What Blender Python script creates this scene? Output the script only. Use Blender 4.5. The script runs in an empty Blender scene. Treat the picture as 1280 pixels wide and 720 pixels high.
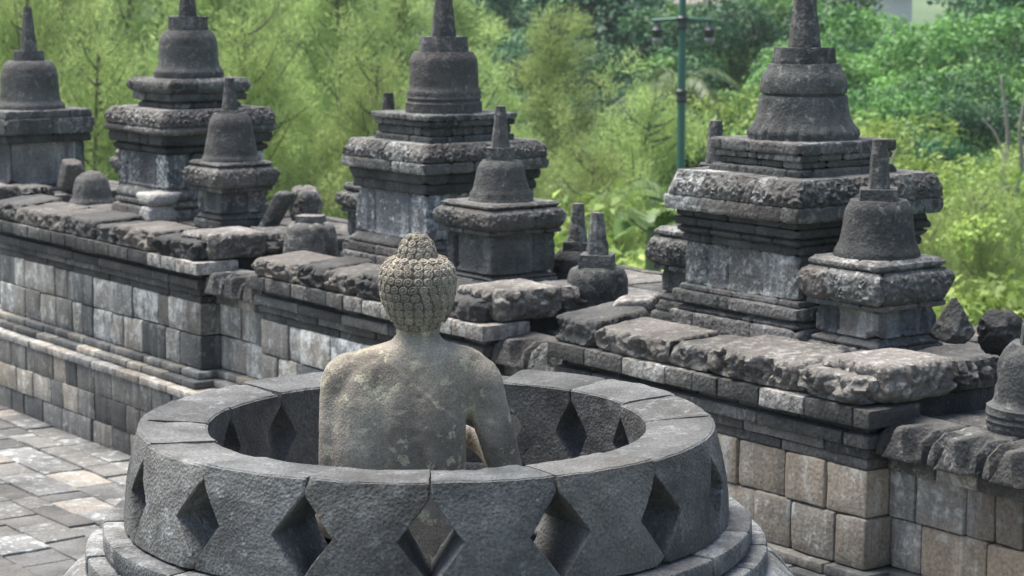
import bpy, math, random
import numpy as np
from mathutils import Vector, Matrix, Euler

random.seed(7)
RNG = np.random.default_rng(11)
S = bpy.context.scene
COL = S.collection
R = math.radians

# ------------------------------------------------------------ camera, world, sun, exposure
CAM_H = 2.9
PITCH = R(8.0)
FPX = 2700.0
cam_d = bpy.data.cameras.new("camera")
cam_d.sensor_width = 36.0
cam_d.lens = FPX / 1280.0 * 36.0
cam_d.clip_start = 0.1
cam_d.clip_end = 6000.0
cam_d.dof.use_dof = True
cam_d.dof.focus_distance = 6.7
cam_d.dof.aperture_fstop = 7.0
cam = bpy.data.objects.new("camera", cam_d)
cam.location = (0, 0, CAM_H)
cam.rotation_euler = (math.pi / 2 - PITCH, 0, 0)
COL.objects.link(cam)
S.camera = cam

SUN_EL, SUN_ROT = R(68.0), math.atan2(-0.72, 0.55)
world = bpy.data.worlds.new("World")
S.world = world
world.use_nodes = True
wn = world.node_tree.nodes
sky = wn.new("ShaderNodeTexSky")
sky.sky_type = 'NISHITA'
sky.sun_disc = False
sky.sun_elevation = SUN_EL
sky.sun_rotation = SUN_ROT
sky.air_density = 1.0
sky.dust_density = 3.0
sky.ozone_density = 1.0
wn["Background"].inputs["Strength"].default_value = 0.11
world.node_tree.links.new(sky.outputs[0], wn["Background"].inputs["Color"])

sun_d = bpy.data.lights.new("sun", 'SUN')
sun_d.energy = 3.7
sun_d.angle = R(42.0)
sun_d.color = (1.0, 0.975, 0.93)
sun = bpy.data.objects.new("sun", sun_d)
sdir = Vector((math.sin(SUN_ROT) * math.cos(SUN_EL), math.cos(SUN_ROT) * math.cos(SUN_EL), math.sin(SUN_EL)))
sun.rotation_euler = (-sdir).to_track_quat('-Z', 'Y').to_euler()
sun.location = (-8, 4, 14)
COL.objects.link(sun)

S.view_settings.view_transform = 'Standard'
S.view_settings.look = 'None'
S.view_settings.gamma = 1.0
S.view_settings.use_curve_mapping = False
S.view_settings.exposure = 1.2
S.cycles.use_denoising = True
S.cycles.max_bounces = 6
S.cycles.transparent_max_bounces = 6
S.render.film_transparent = False


# ------------------------------------------------------------ numpy noise
def _h(i, j, k, seed):
    M = 0xFFFFFFFF
    x = (i * 374761393 + j * 668265263 + k * 2147483647 + seed * 974634777) & M
    x = ((x ^ (x >> 13)) * 1274126177) & M
    x = ((x ^ (x >> 16)) * 2246822519) & M
    x = x ^ (x >> 15)
    return (x & 0xFFFFFF) / float(0xFFFFFF)


def vnoise(p, scale, seed=0):
    q = np.asarray(p) * scale + 1000.3
    f = np.floor(q)
    t = q - f
    t = t * t * (3 - 2 * t)
    f = f.astype(np.int64)
    o = 0
    for a in (0, 1):
        wa = t[:, 0] if a else 1 - t[:, 0]
        for b in (0, 1):
            wb = t[:, 1] if b else 1 - t[:, 1]
            for c in (0, 1):
                wc = t[:, 2] if c else 1 - t[:, 2]
                o = o + wa * wb * wc * _h(f[:, 0] + a, f[:, 1] + b, f[:, 2] + c, seed)
    return o * 2 - 1


def fbm(p, scale, octv=3, seed=0, gain=0.5):
    o, a, s = 0, 1.0, 0
    for k in range(octv):
        o = o + a * vnoise(p, scale * 2.03 ** k, seed + k * 17)
        s += a
        a *= gain
    return o / s


def worley(p, scale, seed=0):
    q = np.asarray(p) * scale + 1000.7
    f = np.floor(q).astype(np.int64)
    best = np.full(len(q), 9.0)
    for a in (-1, 0, 1):
        for b in (-1, 0, 1):
            for c in (-1, 0, 1):
                i, j, k = f[:, 0] + a, f[:, 1] + b, f[:, 2] + c
                d = (i + _h(i, j, k, seed) - q[:, 0]) ** 2 + (j + _h(i, j, k, seed + 5) - q[:, 1]) ** 2 \
                    + (k + _h(i, j, k, seed + 9) - q[:, 2]) ** 2
                best = np.minimum(best, d)
    return np.sqrt(best)


def scrolls(p, cell=0.075, seed=0):
    """carved scroll relief, 0..1: raised bosses with ringed volutes"""
    w = worley(p, 1 / cell, seed)
    return np.clip(0.55 + 0.45 * np.cos(w * 15.0), 0, 1) * np.clip(1.25 - w, 0, 1)


def vnormals(V, F):
    n = np.cross(V[F[:, 2]] - V[F[:, 0]], V[F[:, 3]] - V[F[:, 1]])
    N = np.zeros_like(V)
    for k in range(4):
        np.add.at(N, F[:, k], n)
    L = np.linalg.norm(N, axis=1, keepdims=True)
    return N / np.maximum(L, 1e-12)


# ------------------------------------------------------------ mesh builder
class MB:
    def __init__(self):
        self.V, self.F, self.T, self.n = [], [], [], 0

    def add(self, V, F, tone=(1.0, 0.0, 0.0)):
        V = np.asarray(V, float)
        F = np.asarray(F, int)
        self.V.append(V)
        self.F.append(F + self.n)
        t = np.asarray(tone, float)
        if t.ndim == 1:
            t = np.tile(t, (len(F), 1))
        self.T.append(t)
        self.n += len(V)
        return self

    def data(self):
        return np.concatenate(self.V), np.concatenate(self.F), np.concatenate(self.T)

    def build(self, name, mat, parent=None, sharp=38, loc=None):
        V, F, T = self.data()
        return mesh_obj(name, V, F, T, mat, parent, sharp, loc)


def mesh_obj(name, V, F, T, mat, parent=None, sharp=38, loc=None):
    me = bpy.data.meshes.new(name)
    nv, nf = len(V), len(F)
    me.vertices.add(nv)
    me.vertices.foreach_set("co", V.astype(np.float32).ravel())
    me.loops.add(nf * 4)
    me.loops.foreach_set("vertex_index", F.astype(np.int32).ravel())
    me.polygons.add(nf)
    me.polygons.foreach_set("loop_start", np.arange(0, nf * 4, 4, dtype=np.int32))
    me.polygons.foreach_set("use_smooth", np.ones(nf, dtype=bool))
    if T is not None:
        at = me.attributes.new("tone", 'FLOAT_VECTOR', 'FACE')
        at.data.foreach_set("vector", T.astype(np.float32).ravel())
    me.update(calc_edges=True)
    me.validate()
    if sharp:
        me.set_sharp_from_angle(angle=R(sharp))
    me.materials.append(mat)
    o = bpy.data.objects.new(name, me)
    COL.objects.link(o)
    if parent:
        o.parent = parent
    if loc is not None:
        o.location = loc
    return o


def tag(o, label=None, cat=None, group=None, kind=None):
    if label: o["label"] = label
    if cat: o["category"] = cat
    if group: o["group"] = group
    if kind: o["kind"] = kind
    return o


def empty(name, loc, label, cat, group=None, rz=0.0):
    o = bpy.data.objects.new(name, None)
    o.empty_display_size = 0.1
    o.location = loc
    o.rotation_euler = (0, 0, rz)
    COL.objects.link(o)
    return tag(o, label, cat, group)


def copy_tree(src, loc, rz, sc, label, group=None):
    def rec(o, par):
        c = o.copy()
        COL.objects.link(c)
        if par: c.parent = par
        for ch in o.children: rec(ch, c)
        return c
    c = rec(src, None)
    c.location = loc
    c.rotation_euler = (0, 0, rz)
    c.scale = sc if hasattr(sc, '__len__') else (sc, sc, sc)
    c["label"] = label
    if group: c["group"] = group
    return c


# rounded, subdivided box --------------------------------------------------------------
_topo = {}


def _box_topo(nx, ny, nz):
    key = (nx, ny, nz)
    if key in _topo: return _topo[key]
    idx = -np.ones((nx, ny, nz), int)
    I, J, K = np.meshgrid(range(nx), range(ny), range(nz), indexing='ij')
    m = (I == 0) | (I == nx - 1) | (J == 0) | (J == ny - 1) | (K == 0) | (K == nz - 1)
    idx[m] = np.arange(m.sum())
    fs = []

    def q(g, flip):
        a, b, c, d = g[:-1, :-1].ravel(), g[1:, :-1].ravel(), g[1:, 1:].ravel(), g[:-1, 1:].ravel()
        fs.append(np.stack([a, d, c, b] if flip else [a, b, c, d], 1))
    q(idx[:, :, 0], True); q(idx[:, :, -1], False)
    q(idx[:, 0, :], False); q(idx[:, -1, :], True)
    q(idx[0, :, :], True); q(idx[-1, :, :], False)
    _topo[key] = (I[m], J[m], K[m], np.concatenate(fs))
    return _topo[key]


def _axis(h, r, n):
    return np.concatenate([[-h], np.linspace(-h + r, h - r, n), [h]])


def rbox(hx, hy, hz, r=0.01, n=(3, 3, 3)):
    ax, ay, az = _axis(hx, r, n[0]), _axis(hy, r, n[1]), _axis(hz, r, n[2])
    I, J, K, F = _box_topo(len(ax), len(ay), len(az))
    P = np.stack([ax[I], ay[J], az[K]], 1)
    hi = np.array([hx - r, hy - r, hz - r])
    q = np.clip(P, -hi, hi)
    d = P - q
    L = np.linalg.norm(d, axis=1, keepdims=True)
    return q + d * (r / np.maximum(L, 1e-9)), F


def erode(V, F, amp, scale, seed=0, octv=3):
    return V + vnormals(V, F) * (fbm(V, scale, octv, seed) * amp)[:, None]


def chips(V, k, depth, rg, frame=None, bias=(1, 1, 1), signs=None):
    """break corners off a convex block: flatten everything beyond a few random corner planes"""
    V = V.copy()
    for _ in range(k):
        n = rg.normal(size=3)
        n = np.sign(n) * (np.abs(n) * .4 + .5) * np.array(bias)
        if signs is not None: n = np.abs(n) * np.array(signs)
        n /= np.linalg.norm(n)
        if frame is not None: n = n @ frame
        h = V @ n
        lim = h.max() - depth * rg.uniform(.3, 1.0)
        V -= np.outer(np.clip(h - lim, 0, None), n)
    return V


# wall frame: s runs along the balustrade towards the right and nearer, n out towards the stupa
WA = R(54.0)
WT = np.array([math.cos(WA), -math.sin(WA), 0.0])
WN = np.array([-math.sin(WA), -math.cos(WA), 0.0])
WP0 = np.array([1.448, 8.601, 0.0])
WROT = -WA          # z rotation that takes local x to WT (local y then is -WN)


def W(s, n, z):
    return WP0 + s * WT + n * WN + np.array([0, 0, z])


def wmap(P):
    """local (s, n, z) array to world"""
    return WP0 + P[:, 0:1] * WT + P[:, 1:2] * WN + np.array([0, 0, 1.0]) * P[:, 2:3]


def wblock(mb, s0, s1, n0, n1, z0, z1, r=0.008, n=(4, 3, 3), amp=0.004, scale=9.0, tone=(1, 0, 0), jit=0.004, seed=0):
    hx, hy, hz = (s1 - s0) / 2, abs(n1 - n0) / 2, (z1 - z0) / 2
    r = min(r, hx * .8, hy * .8, hz * .8)
    V, F = rbox(hx, hy, hz, r, n)
    F = F[:, ::-1]                      # (s, n, z) is left-handed
    V = V + np.array([(s0 + s1) / 2, (n0 + n1) / 2 + random.uniform(-jit, jit), (z0 + z1) / 2])
    Wd = wmap(V)
    if amp: Wd = erode(Wd, F, amp, scale, seed)
    mb.add(Wd, F, tone)


def rtone(base=1.0, spread=0.22, warm=0.12, lich=0.5):
    v = base * math.exp(random.gauss(0, spread))
    w = max(0.0, random.gauss(0.0, warm)) if random.random() < .6 else random.random() * warm * 3
    return (v, min(w, 1), random.random() ** 2 * lich)


# ------------------------------------------------------------ materials
def _nodes(name):
    m = bpy.data.materials.new(name)
    m.use_nodes = True
    nt = m.node_tree
    return m, nt, nt.nodes, nt.links, nt.nodes["Principled BSDF"]


def stone(name, dark, light, lichen=(0.36, 0.36, 0.31), warm=(0.25, 0.205, 0.155), lich_th=0.60, lich_w=0.10,
          sc=3.0, rough=0.9, bump=0.5, streak=0.0, fine=90.0, fine_amt=0.35, moss=0.0, bdist=0.012, stain=1.15):
    m, nt, N, L, B = _nodes(name)

    def node(t, **kw):
        x = N.new(t)
        for k, v in kw.items(): setattr(x, k, v)
        return x
    tc = node("ShaderNodeTexCoord")
    oi = node("ShaderNodeObjectInfo")
    mul = node("ShaderNodeVectorMath", operation='SCALE')
    cmb = node("ShaderNodeCombineXYZ")
    for i in range(3): L.new(oi.outputs["Random"], cmb.inputs[i])
    L.new(cmb.outputs[0], mul.inputs[0]); mul.inputs["Scale"].default_value = 37.0
    add = node("ShaderNodeVectorMath", operation='ADD')
    L.new(tc.outputs["Object"], add.inputs[0]); L.new(mul.outputs[0], add.inputs[1])
    vec = add.outputs[0]

    def noise(scale, detail=5, rough_=0.6, vec_=None):
        x = node("ShaderNodeTexNoise")
        x.inputs["Scale"].default_value = scale
        x.inputs["Detail"].default_value = detail
        x.inputs["Roughness"].default_value = rough_
        L.new(vec_ or vec, x.inputs["Vector"])
        return x.outputs["Fac"]

    def ramp(fac, a, b, lo=0.0, hi=1.0):
        x = node("ShaderNodeMapRange")
        x.inputs["From Min"].default_value = a
        x.inputs["From Max"].default_value = b
        x.inputs["To Min"].default_value = lo
        x.inputs["To Max"].default_value = hi
        L.new(fac, x.inputs["Value"])
        return x.outputs[0]

    def mix(f, a, b, bt='MIX'):
        x = node("ShaderNodeMix", data_type='RGBA', blend_type=bt)
        for sock, v in ((x.inputs[0], f), (x.inputs[6], a), (x.inputs[7], b)):
            if isinstance(v, (int, float)): sock.default_value = v
            elif isinstance(v, tuple): sock.default_value = (*v, 1)
            else: L.new(v, sock)
        return x.outputs[2]

    def math_(op, a, b):
        x = node("ShaderNodeMath", operation=op)
        for i, v in enumerate((a, b)):
            if isinstance(v, (int, float)): x.inputs[i].default_value = v
            else: L.new(v, x.inputs[i])
        return x.outputs[0]
    at = node("ShaderNodeAttribute", attribute_name="tone")
    sep = node("ShaderNodeSeparateXYZ")
    L.new(at.outputs["Vector"], sep.inputs[0])
    n1 = noise(sc, 6, 0.62)
    n2 = noise(sc * 3.7, 7, 0.7)
    n3 = noise(fine, 3, 0.6)
    col = mix(ramp(n1, 0.33, 0.67), dark, light)
    col = mix(sep.outputs["Y"], col, warm)
    # pale crust and lichen, patchy
    th = math_('SUBTRACT', lich_th, math_('MULTIPLY', sep.outputs["Z"], 0.28))
    lm = node("ShaderNodeMapRange", interpolation_type='SMOOTHSTEP')
    L.new(n2, lm.inputs["Value"])
    L.new(th, lm.inputs["From Min"])
    L.new(math_('ADD', th, lich_w), lm.inputs["From Max"])
    col = mix(math_('MULTIPLY', lm.outputs[0], 0.75), col, lichen)
    if streak:
        mp = node("ShaderNodeMapping")
        mp.inputs["Scale"].default_value = (1, 1, 0.13)
        L.new(vec, mp.inputs["Vector"])
        ns = noise(11, 5, 0.6, mp.outputs[0])
        col = mix(ramp(ns, 0.54, 0.70, 0, streak), col, lichen)
        nd = noise(8.3, 5, 0.6, mp.outputs[0])
        col = mix(ramp(nd, 0.56, 0.70, 0, streak * .8), col, tuple(c * .6 for c in dark))
    if moss:
        nm = noise(5.1, 6, .7)
        col = mix(ramp(nm, 0.60, 0.70, 0, moss), col, (0.10, 0.12, 0.035))
    n0 = noise(stain, 4, .55)
    big = ramp(n0, 0.38, 0.62, 0.66, 1.14)
    # mineral speckle
    sp = ramp(n3, 0.25, 0.75, 1 - fine_amt, 1 + fine_amt)
    v = math_('MULTIPLY', math_('MULTIPLY', sep.outputs["X"], sp), big)
    cv = node("ShaderNodeCombineXYZ")
    for i in range(3): L.new(v, cv.inputs[i])
    col = mix(1.0, col, cv.outputs[0], 'MULTIPLY')
    L.new(col, B.inputs["Base Color"])
    B.inputs["Roughness"].default_value = rough
    B.inputs["Specular IOR Level"].default_value = 0.35
    # bump: pits and grain
    vo = node("ShaderNodeTexVoronoi")
    vo.inputs["Scale"].default_value = fine * .9
    L.new(vec, vo.inputs["Vector"])
    h = math_('ADD', math_('MULTIPLY', n3, 0.6), math_('ADD', math_('MULTIPLY', vo.outputs["Distance"], 0.5), math_('MULTIPLY', n2, 0.9)))
    bp = node("ShaderNodeBump")
    bp.inputs["Strength"].default_value = bump
    bp.inputs["Distance"].default_value = bdist
    L.new(h, bp.inputs["Height"])
    L.new(bp.outputs[0], B.inputs["Normal"])
    return m


M = {}
M['stupa'] = stone("dark_andesite", (0.056, 0.059, 0.059), (0.140, 0.143, 0.140), lich_th=0.61, sc=4.6, streak=.12, stain=2.6, bump=0.75, fine=105, fine_amt=.45, lichen=(0.21, 0.215, 0.21), bdist=.009)
M['buddha'] = stone("statue_stone", (0.150, 0.130, 0.104), (0.365, 0.320, 0.255), lichen=(0.47, 0.44, 0.31), lich_th=0.62, lich_w=.05, sc=4.5, stain=3.4, bump=0.45, fine=170, fine_amt=.40, bdist=.005, streak=.3)
M['wall'] = stone("wall_andesite", (0.095, 0.098, 0.096), (0.178, 0.179, 0.170), lichen=(0.40, 0.40, 0.37), lich_th=0.62, lich_w=.16, sc=3.2, bump=0.35, streak=.6, fine=60, warm=(.28, .225, .16))
M['coping'] = stone("carved_coping_stone", (0.047, 0.049, 0.048), (0.135, 0.132, 0.122), lichen=(0.27, 0.26, 0.235), lich_th=0.60, sc=5, bump=0.8, fine=60, warm=(.20, .165, .135))
M['pinn'] = stone("pinnacle_andesite", (0.052, 0.054, 0.052), (0.124, 0.123, 0.114), lichen=(0.26, 0.26, 0.245), lich_th=0.60, sc=6, bump=0.8, fine=60, warm=(.17, .14, .12))
M['shaft'] = stone("limewashed_shaft_stone", (0.075, 0.08, 0.086), (0.15, 0.155, 0.155), lichen=(0.38, 0.39, 0.37), lich_th=0.66, sc=6, bump=0.7, streak=.6, fine=60)
M['bell'] = stone("weathered_bell_stone", (0.045, 0.047, 0.046), (0.096, 0.096, 0.091), lichen=(0.20, 0.195, 0.18), lich_th=0.59, sc=7, bump=0.5, fine=80, warm=(.12, .10, .088))
M['pave'] = stone("paving_stone", (0.100, 0.099, 0.095), (0.180, 0.177, 0.168), lichen=(0.34, 0.36, 0.35), lich_th=0.64, sc=4, bump=0.5, fine=60, warm=(.32, .275, .22))

# ------------------------------------------------------------ ground, terrace, paving
def smooth(x, a, b):
    t = np.clip((np.asarray(x, float) - a) / (b - a), 0, 1)
    return t * t * (3 - 2 * t)


def ground_z(x, y):
    d = np.hypot(np.asarray(x, float), np.asarray(y, float) - 4)
    z = -4.5 - 7.5 * smooth(d, 14, 45) - 9.0 * smooth(d, 40, 110)
    z = z + 34.0 * smooth(d, 240, 800) + 60 * smooth(d, 800, 3000)
    return z + 1.2 * np.sin(np.asarray(x) * .021 + 1) * smooth(d, 30, 90) + 3.0 * np.sin(np.asarray(x) * .009 + np.asarray(y) * .006) * smooth(d, 250, 500)


def build_ground():
    m, nt, N, L, B = _nodes("meadow_ground")
    tc = N.new("ShaderNodeTexCoord")
    n = N.new("ShaderNodeTexNoise"); n.inputs["Scale"].default_value = 0.018; n.inputs["Detail"].default_value = 8
    L.new(tc.outputs["Object"], n.inputs["Vector"])
    cr = N.new("ShaderNodeValToRGB")
    e = cr.color_ramp.elements
    e[0].position, e[0].color = 0.35, (0.045, 0.08, 0.025, 1)
    e[1].position, e[1].color = 0.68, (0.13, 0.17, 0.055, 1)
    x = e.new(0.52); x.color = (0.085, 0.135, 0.04, 1)
    L.new(n.outputs["Fac"], cr.inputs["Fac"])
    n2 = N.new("ShaderNodeTexNoise"); n2.inputs["Scale"].default_value = .6; n2.inputs["Detail"].default_value = 6
    L.new(tc.outputs["Object"], n2.inputs["Vector"])
    bp = N.new("ShaderNodeBump"); bp.inputs["Distance"].default_value = .6
    L.new(n2.outputs["Fac"], bp.inputs["Height"]); L.new(bp.outputs[0], B.inputs["Normal"])
    L.new(cr.outputs[0], B.inputs["Base Color"]); B.inputs["Roughness"].default_value = 1
    rad = np.concatenate([np.linspace(1, 120, 40), np.geomspace(125, 4500, 60)])
    th = np.linspace(0, 2 * np.pi, 145)[:-1]
    A, Rr = np.meshgrid(th, rad)
    X, Y = Rr * np.cos(A), Rr * np.sin(A) + 4
    Z = ground_z(X, Y)
    V = np.stack([X.ravel(), Y.ravel(), Z.ravel()], 1)
    nr, nt_ = Rr.shape
    i = np.arange(nr * nt_).reshape(nr, nt_)
    j = np.roll(i, -1, 1)
    F = np.stack([i[:-1].ravel(), i[1:].ravel(), j[1:].ravel(), j[:-1].ravel()], 1)
    F = F[:, ::-1]
    return tag(mesh_obj("ground", V, F, None, m, sharp=0), kind="structure")


build_ground()


def build_terrace():
    """the stone mass of the monument under the terrace, stepping down to the ground"""
    mb = MB()
    for k, (n0, z0, z1) in enumerate(((-1.75, -0.24, -0.16), (-1.95, -1.6, -0.244), (-3.6, -3.1, -1.6), (-5.4, -6.5, -3.1))):
        V, F = rbox(0.5, 0.5, 0.5, .01, (2, 2, 2))
        V = V * np.array([26.0 + 3 * k, 16.0 - n0, z1 - z0]) + np.array([-4.0, (16.0 + n0) / 2, (z0 + z1) / 2])
        mb.add(wmap(V), F[:, ::-1], (1, 0, 0))
    return tag(mb.build("terrace", M['wall']), kind="structure")


build_terrace()


def build_paving():
    mb = MB()
    n = 0.16
    row = 0
    while n < 5.6:
        w = random.uniform(0.17, 0.29)
        s = -13.5 + random.uniform(0, .3)
        while s < 3.2:
            l = random.uniform(0.18, 0.46)
            if n < 3.4 or s < 2.5:
                u = random.random()
                if u < .16: t = (random.uniform(1.1, 1.35), 0, .45)
                elif u < .24: t = (random.uniform(.9, 1.15), random.uniform(.35, .7), .5)
                elif u < .55: t = (random.uniform(.7, .88), random.uniform(0, .15), .1)
                else: t = (random.uniform(.75, 1.15), random.uniform(0, .2), .4)
                wblock(mb, s + .004, s + l - .004, n + .004, n + w - .004, -.20, -.13 + random.uniform(-.006, .008), r=.007, n=(4, 4, 2), amp=.009, scale=7, tone=t, jit=.003, seed=row)
            s += l
        n += w
        row += 1
    return tag(mb.build("paving", M['pave']), kind="structure")


build_paving()

# ------------------------------------------------------------ the balustrade wall
REC = -0.13                                   # recessed bays
BAYS = [(-12.3, -9.6), (-8.9, -5.75), (-5.0, -2.69), (-2.05, 0.0), (1.15, 3.2)]
PROFILE = [(1.122, 1.20, .055), (1.087, 1.120, -.015), (1.032, 1.085, .028), (0.986, 1.030, .010), (0.940, 0.984, -.004)]
BODY = [(0.732, 0.938), (0.517, 0.730)]
FOOT = [(0.470, 0.515, .050), (0.424, 0.468, .105)]

wall = empty("balustrade_wall", W(-1.0, 0, 0), "long dark stone gallery wall with projecting bays, stepped mouldings and block courses behind the round stupa", "wall")


def local_build(mb, name, mat, parent, sharp=38):
    """build from world coordinates as a child of an unrotated empty"""
    V, F, T = mb.data()
    return mesh_obj(name, V - np.array(parent.location), F, T, mat, parent, sharp)


def run(mb, s0, s1, z0, z1, n_out, depth, lmin, lmax, tones, n=(4, 2, 3), amp=.004, r=.008, jit=.004):
    s = s0
    while s < s1 - 1e-4:
        l = random.uniform(lmin, lmax)
        if s1 - (s + l) < lmin * .6: l = s1 - s
        l = min(l, s1 - s)
        e = .0038
        wblock(mb, s + e, s + l - e, n_out - depth, n_out, z0, z1, r=r, n=n, amp=amp, tone=tones(), jit=jit, seed=int(s * 10) + 77)
        s += l


def tone_strip():
    u = random.random()
    if u < .28: return (random.uniform(1.3, 2.0), random.uniform(0, .5), .5)
    if u < .6: return (random.uniform(.55, .8), random.uniform(0, .15), .1)
    return (random.uniform(.75, 1.1), random.uniform(0, .25), .3)


def tone_mould(): return (random.uniform(.45, .8) if random.random() < .7 else random.uniform(.9, 1.5), random.uniform(0, .25), random.random() * .2)


def tone_body_far():
    u = random.random()
    if u < .55: return (random.uniform(1.35, 1.8), random.uniform(0, .4), random.uniform(.45, .75))
    if u < .87: return (random.uniform(.9, 1.25), random.uniform(0, .3), random.uniform(.3, .6))
    return (random.uniform(.62, .85), 0, .3)


def tone_body_near():
    u = random.random()
    if u < .58: return (random.uniform(1.05, 1.5), random.uniform(.4, .9), .3)
    if u < .85: return (random.uniform(1.25, 1.65), random.uniform(.15, .45), .45)
    return (random.uniform(.6, .9), random.uniform(0, .2), .15)


def tone_pod():
    u = random.random()
    if u < .3: return (random.uniform(.45, .65), 0, .1)
    if u < .5: return (random.uniform(1.1, 1.5), random.uniform(.3, .6), .4)
    return (random.uniform(.75, 1.1), random.uniform(0, .3), .3)


mb_strip, mb_mould, mb_body, mb_foot = MB(), MB(), MB(), MB()
segs = []
for i, (a, b) in enumerate(BAYS):
    segs.append((a, b, 0.0, True))
    if i + 1 < len(BAYS): segs.append((b, BAYS[i + 1][0], REC, False))
for (a, b, n0, bay) in segs:
    far = b < -2.5
    tb = tone_body_far if far else tone_body_near
    dz = 0.0 if bay else -0.075
    for k, (z0, z1, off) in enumerate(PROFILE):
        e = off if bay else -.001
        if not bay and k == 0: z0, z1, off = 1.045, 1.09, .02
        if not bay and k == 1: z1 = 1.043
        if k == 0 and not bay: continue           # the recessed bays carry antefixes there
        mb_ = mb_strip if k == 0 else mb_mould
        run(mb_, a - e, b + e, z0, z1, n0 + off, .3, .16 if k == 0 else .25, .34 if k == 0 else .6,
            tone_strip if k == 0 else tone_mould, amp=.005, r=.007)
    for (z0, z1) in BODY:
        run(mb_body, a, b, z0 + .002, z1 - .001, n0, .28, .14, .36, tb, n=(5, 2, 4), amp=.008, r=.012, jit=.009)
    for (z0, z1, off) in FOOT:
        e = off if bay else -.001
        run(mb_foot, a - e, b + e, z0, z1, n0 + off, .4, .2, .42, tone_pod, amp=.006, r=.009)
# podium in front of the wall foot, straight along all bays
mb_pod = MB()


run(mb_pod, -13.5, 3.2, .372, .421, .178, .45, .22, .45, lambda: (random.uniform(.8, 1.5), random.uniform(0, .5), .4), amp=.006)
run(mb_pod, -13.5, 3.2, .200, .370, .165, .30, .16, .32, tone_pod, n=(4, 2, 4), amp=.007, jit=.006)
run(mb_pod, -13.5, 3.2, .024, .198, .168, .30, .18, .36, tone_pod, n=(4, 2, 4), amp=.007, jit=.006)
run(mb_pod, -13.5, 3.2, -.16, .022, .166, .30, .18, .36, tone_pod, n=(4, 2, 4), amp=.007, jit=.006)
local_build(mb_pod, "podium", M['wall'], wall)
local_build(mb_foot, "foot_moulding", M['wall'], wall)
local_build(mb_body, "block_courses", M['wall'], wall)
local_build(mb_mould, "stepped_moulding", M['pinn'], wall)
local_build(mb_strip, "string_course", M['coping'], wall)
# core and its top slabs
mb_core, mb_top = MB(), MB()
wblock(mb_core, -13.4, 3.1, -1.65, -.32, -.20, 1.04, tone=(.6, 0, 0), amp=0, n=(2, 2, 2))
for (a, b, n0, bay) in segs:
    z = 1.262 if bay else 1.125
    n = -.06 if bay else -.36
    while n > -1.6:
        w = random.uniform(.22, .4)
        s = a + (.05 if bay else .0)
        while s < b - .05:
            l = min(random.uniform(.25, .55), b - .03 - s)
            if l > .06:
                wblock(mb_top, s + .003, s + l - .003, max(n - w, -1.66) + .003, n - .003, 1.042 if not bay else 1.202, z + random.uniform(-.012, .018),
                       r=.012, amp=.010, scale=6, tone=(random.uniform(.5, 1.1), random.uniform(0, .3), .3), n=(4, 3, 2), seed=3)
            s += max(l, .06)
        n -= w
    if bay: wblock(mb_core, a + .03, b - .03, -1.62, -.28, 1.041, 1.20, tone=(.6, 0, 0), amp=0, n=(2, 2, 2))
local_build(mb_core, "rubble_core", M['pinn'], wall)
local_build(mb_top, "top_slabs", M['coping'], wall)


# carved coping stones on the bays
def carved_stone(s0, s1, n0, n1, z0, z1, r=.06, amp=.014, carve=.018, tone=(1, 0, .3), seed=0, slope=.0, cell=.085, rise=.0, name="coping_stone", parent=None, mat=None):
    hx, hy, hz = (s1 - s0) / 2, (n1 - n0) / 2, (z1 - z0) / 2
    r = min(r, hx * .7, hy * .7, hz * .85)
    nn = (max(8, int(hx * 2 / .008)), max(8, int(hy * 2 / .010)), max(8, int(hz * 2 / .008)))
    V, F = rbox(hx, hy, hz, r, nn)
    V[:, 1] -= slope * (V[:, 2] + hz)                 # lean back
    V[:, 2] += rise * np.clip(hy - V[:, 1], 0, 9) * (V[:, 2] + hz) / (2 * hz)
    rg = np.random.default_rng(seed + 900)
    V = chips(V, 4, .035, rg, bias=(1, 1.2, 1.1))
    V[:, 2] = np.maximum(V[:, 2], -hz)
    F = F[:, ::-1]
    P = wmap(V + np.array([(s0 + s1) / 2, (n0 + n1) / 2, (z0 + z1) / 2]))
    Nn = vnormals(P, F)
    bz = np.zeros(len(P))
    for _ in range(int(6 + 26 * hx)):               # carved bosses and hollows of the worn ornament
        c = np.array([rg.uniform(-hx, hx), hy * rg.uniform(.6, 1), rg.uniform(-.5, .9) * hz])
        q = np.linalg.norm((V - c) * [1, .5, 1], axis=1) / rg.uniform(.025, .055)
        bz += rg.choice([-1.0, 1.0, 1.0]) * np.exp(-q ** 4) * rg.uniform(.5, 1)
    up = np.clip((V[:, 2] + hz) / (2 * hz), 0, 1)
    bottom = smooth(up, 0, .25)
    face = np.clip(Nn @ np.maximum(WN, WN), -1, 1)
    side = np.clip(1.3 - np.abs(Nn[:, 2]) * 1.4, 0.0, 1)
    d = fbm(P, 5, 4, seed) * amp + fbm(P, 24, 3, seed + 2) * amp * .22 + (scrolls(P, cell, seed) - .45) * carve * side * bottom + bz * carve * (.08 + .6 * side) * bottom + (scrolls(P, cell * .45, seed + 6) - .4) * carve * .16 * bottom * side
    P = P + Nn * d[:, None]
    mb = MB(); mb.add(P, F, tone)
    if parent is not None: return local_build(mb, name, mat or M['coping'], parent, 60)
    return mb, P


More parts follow.
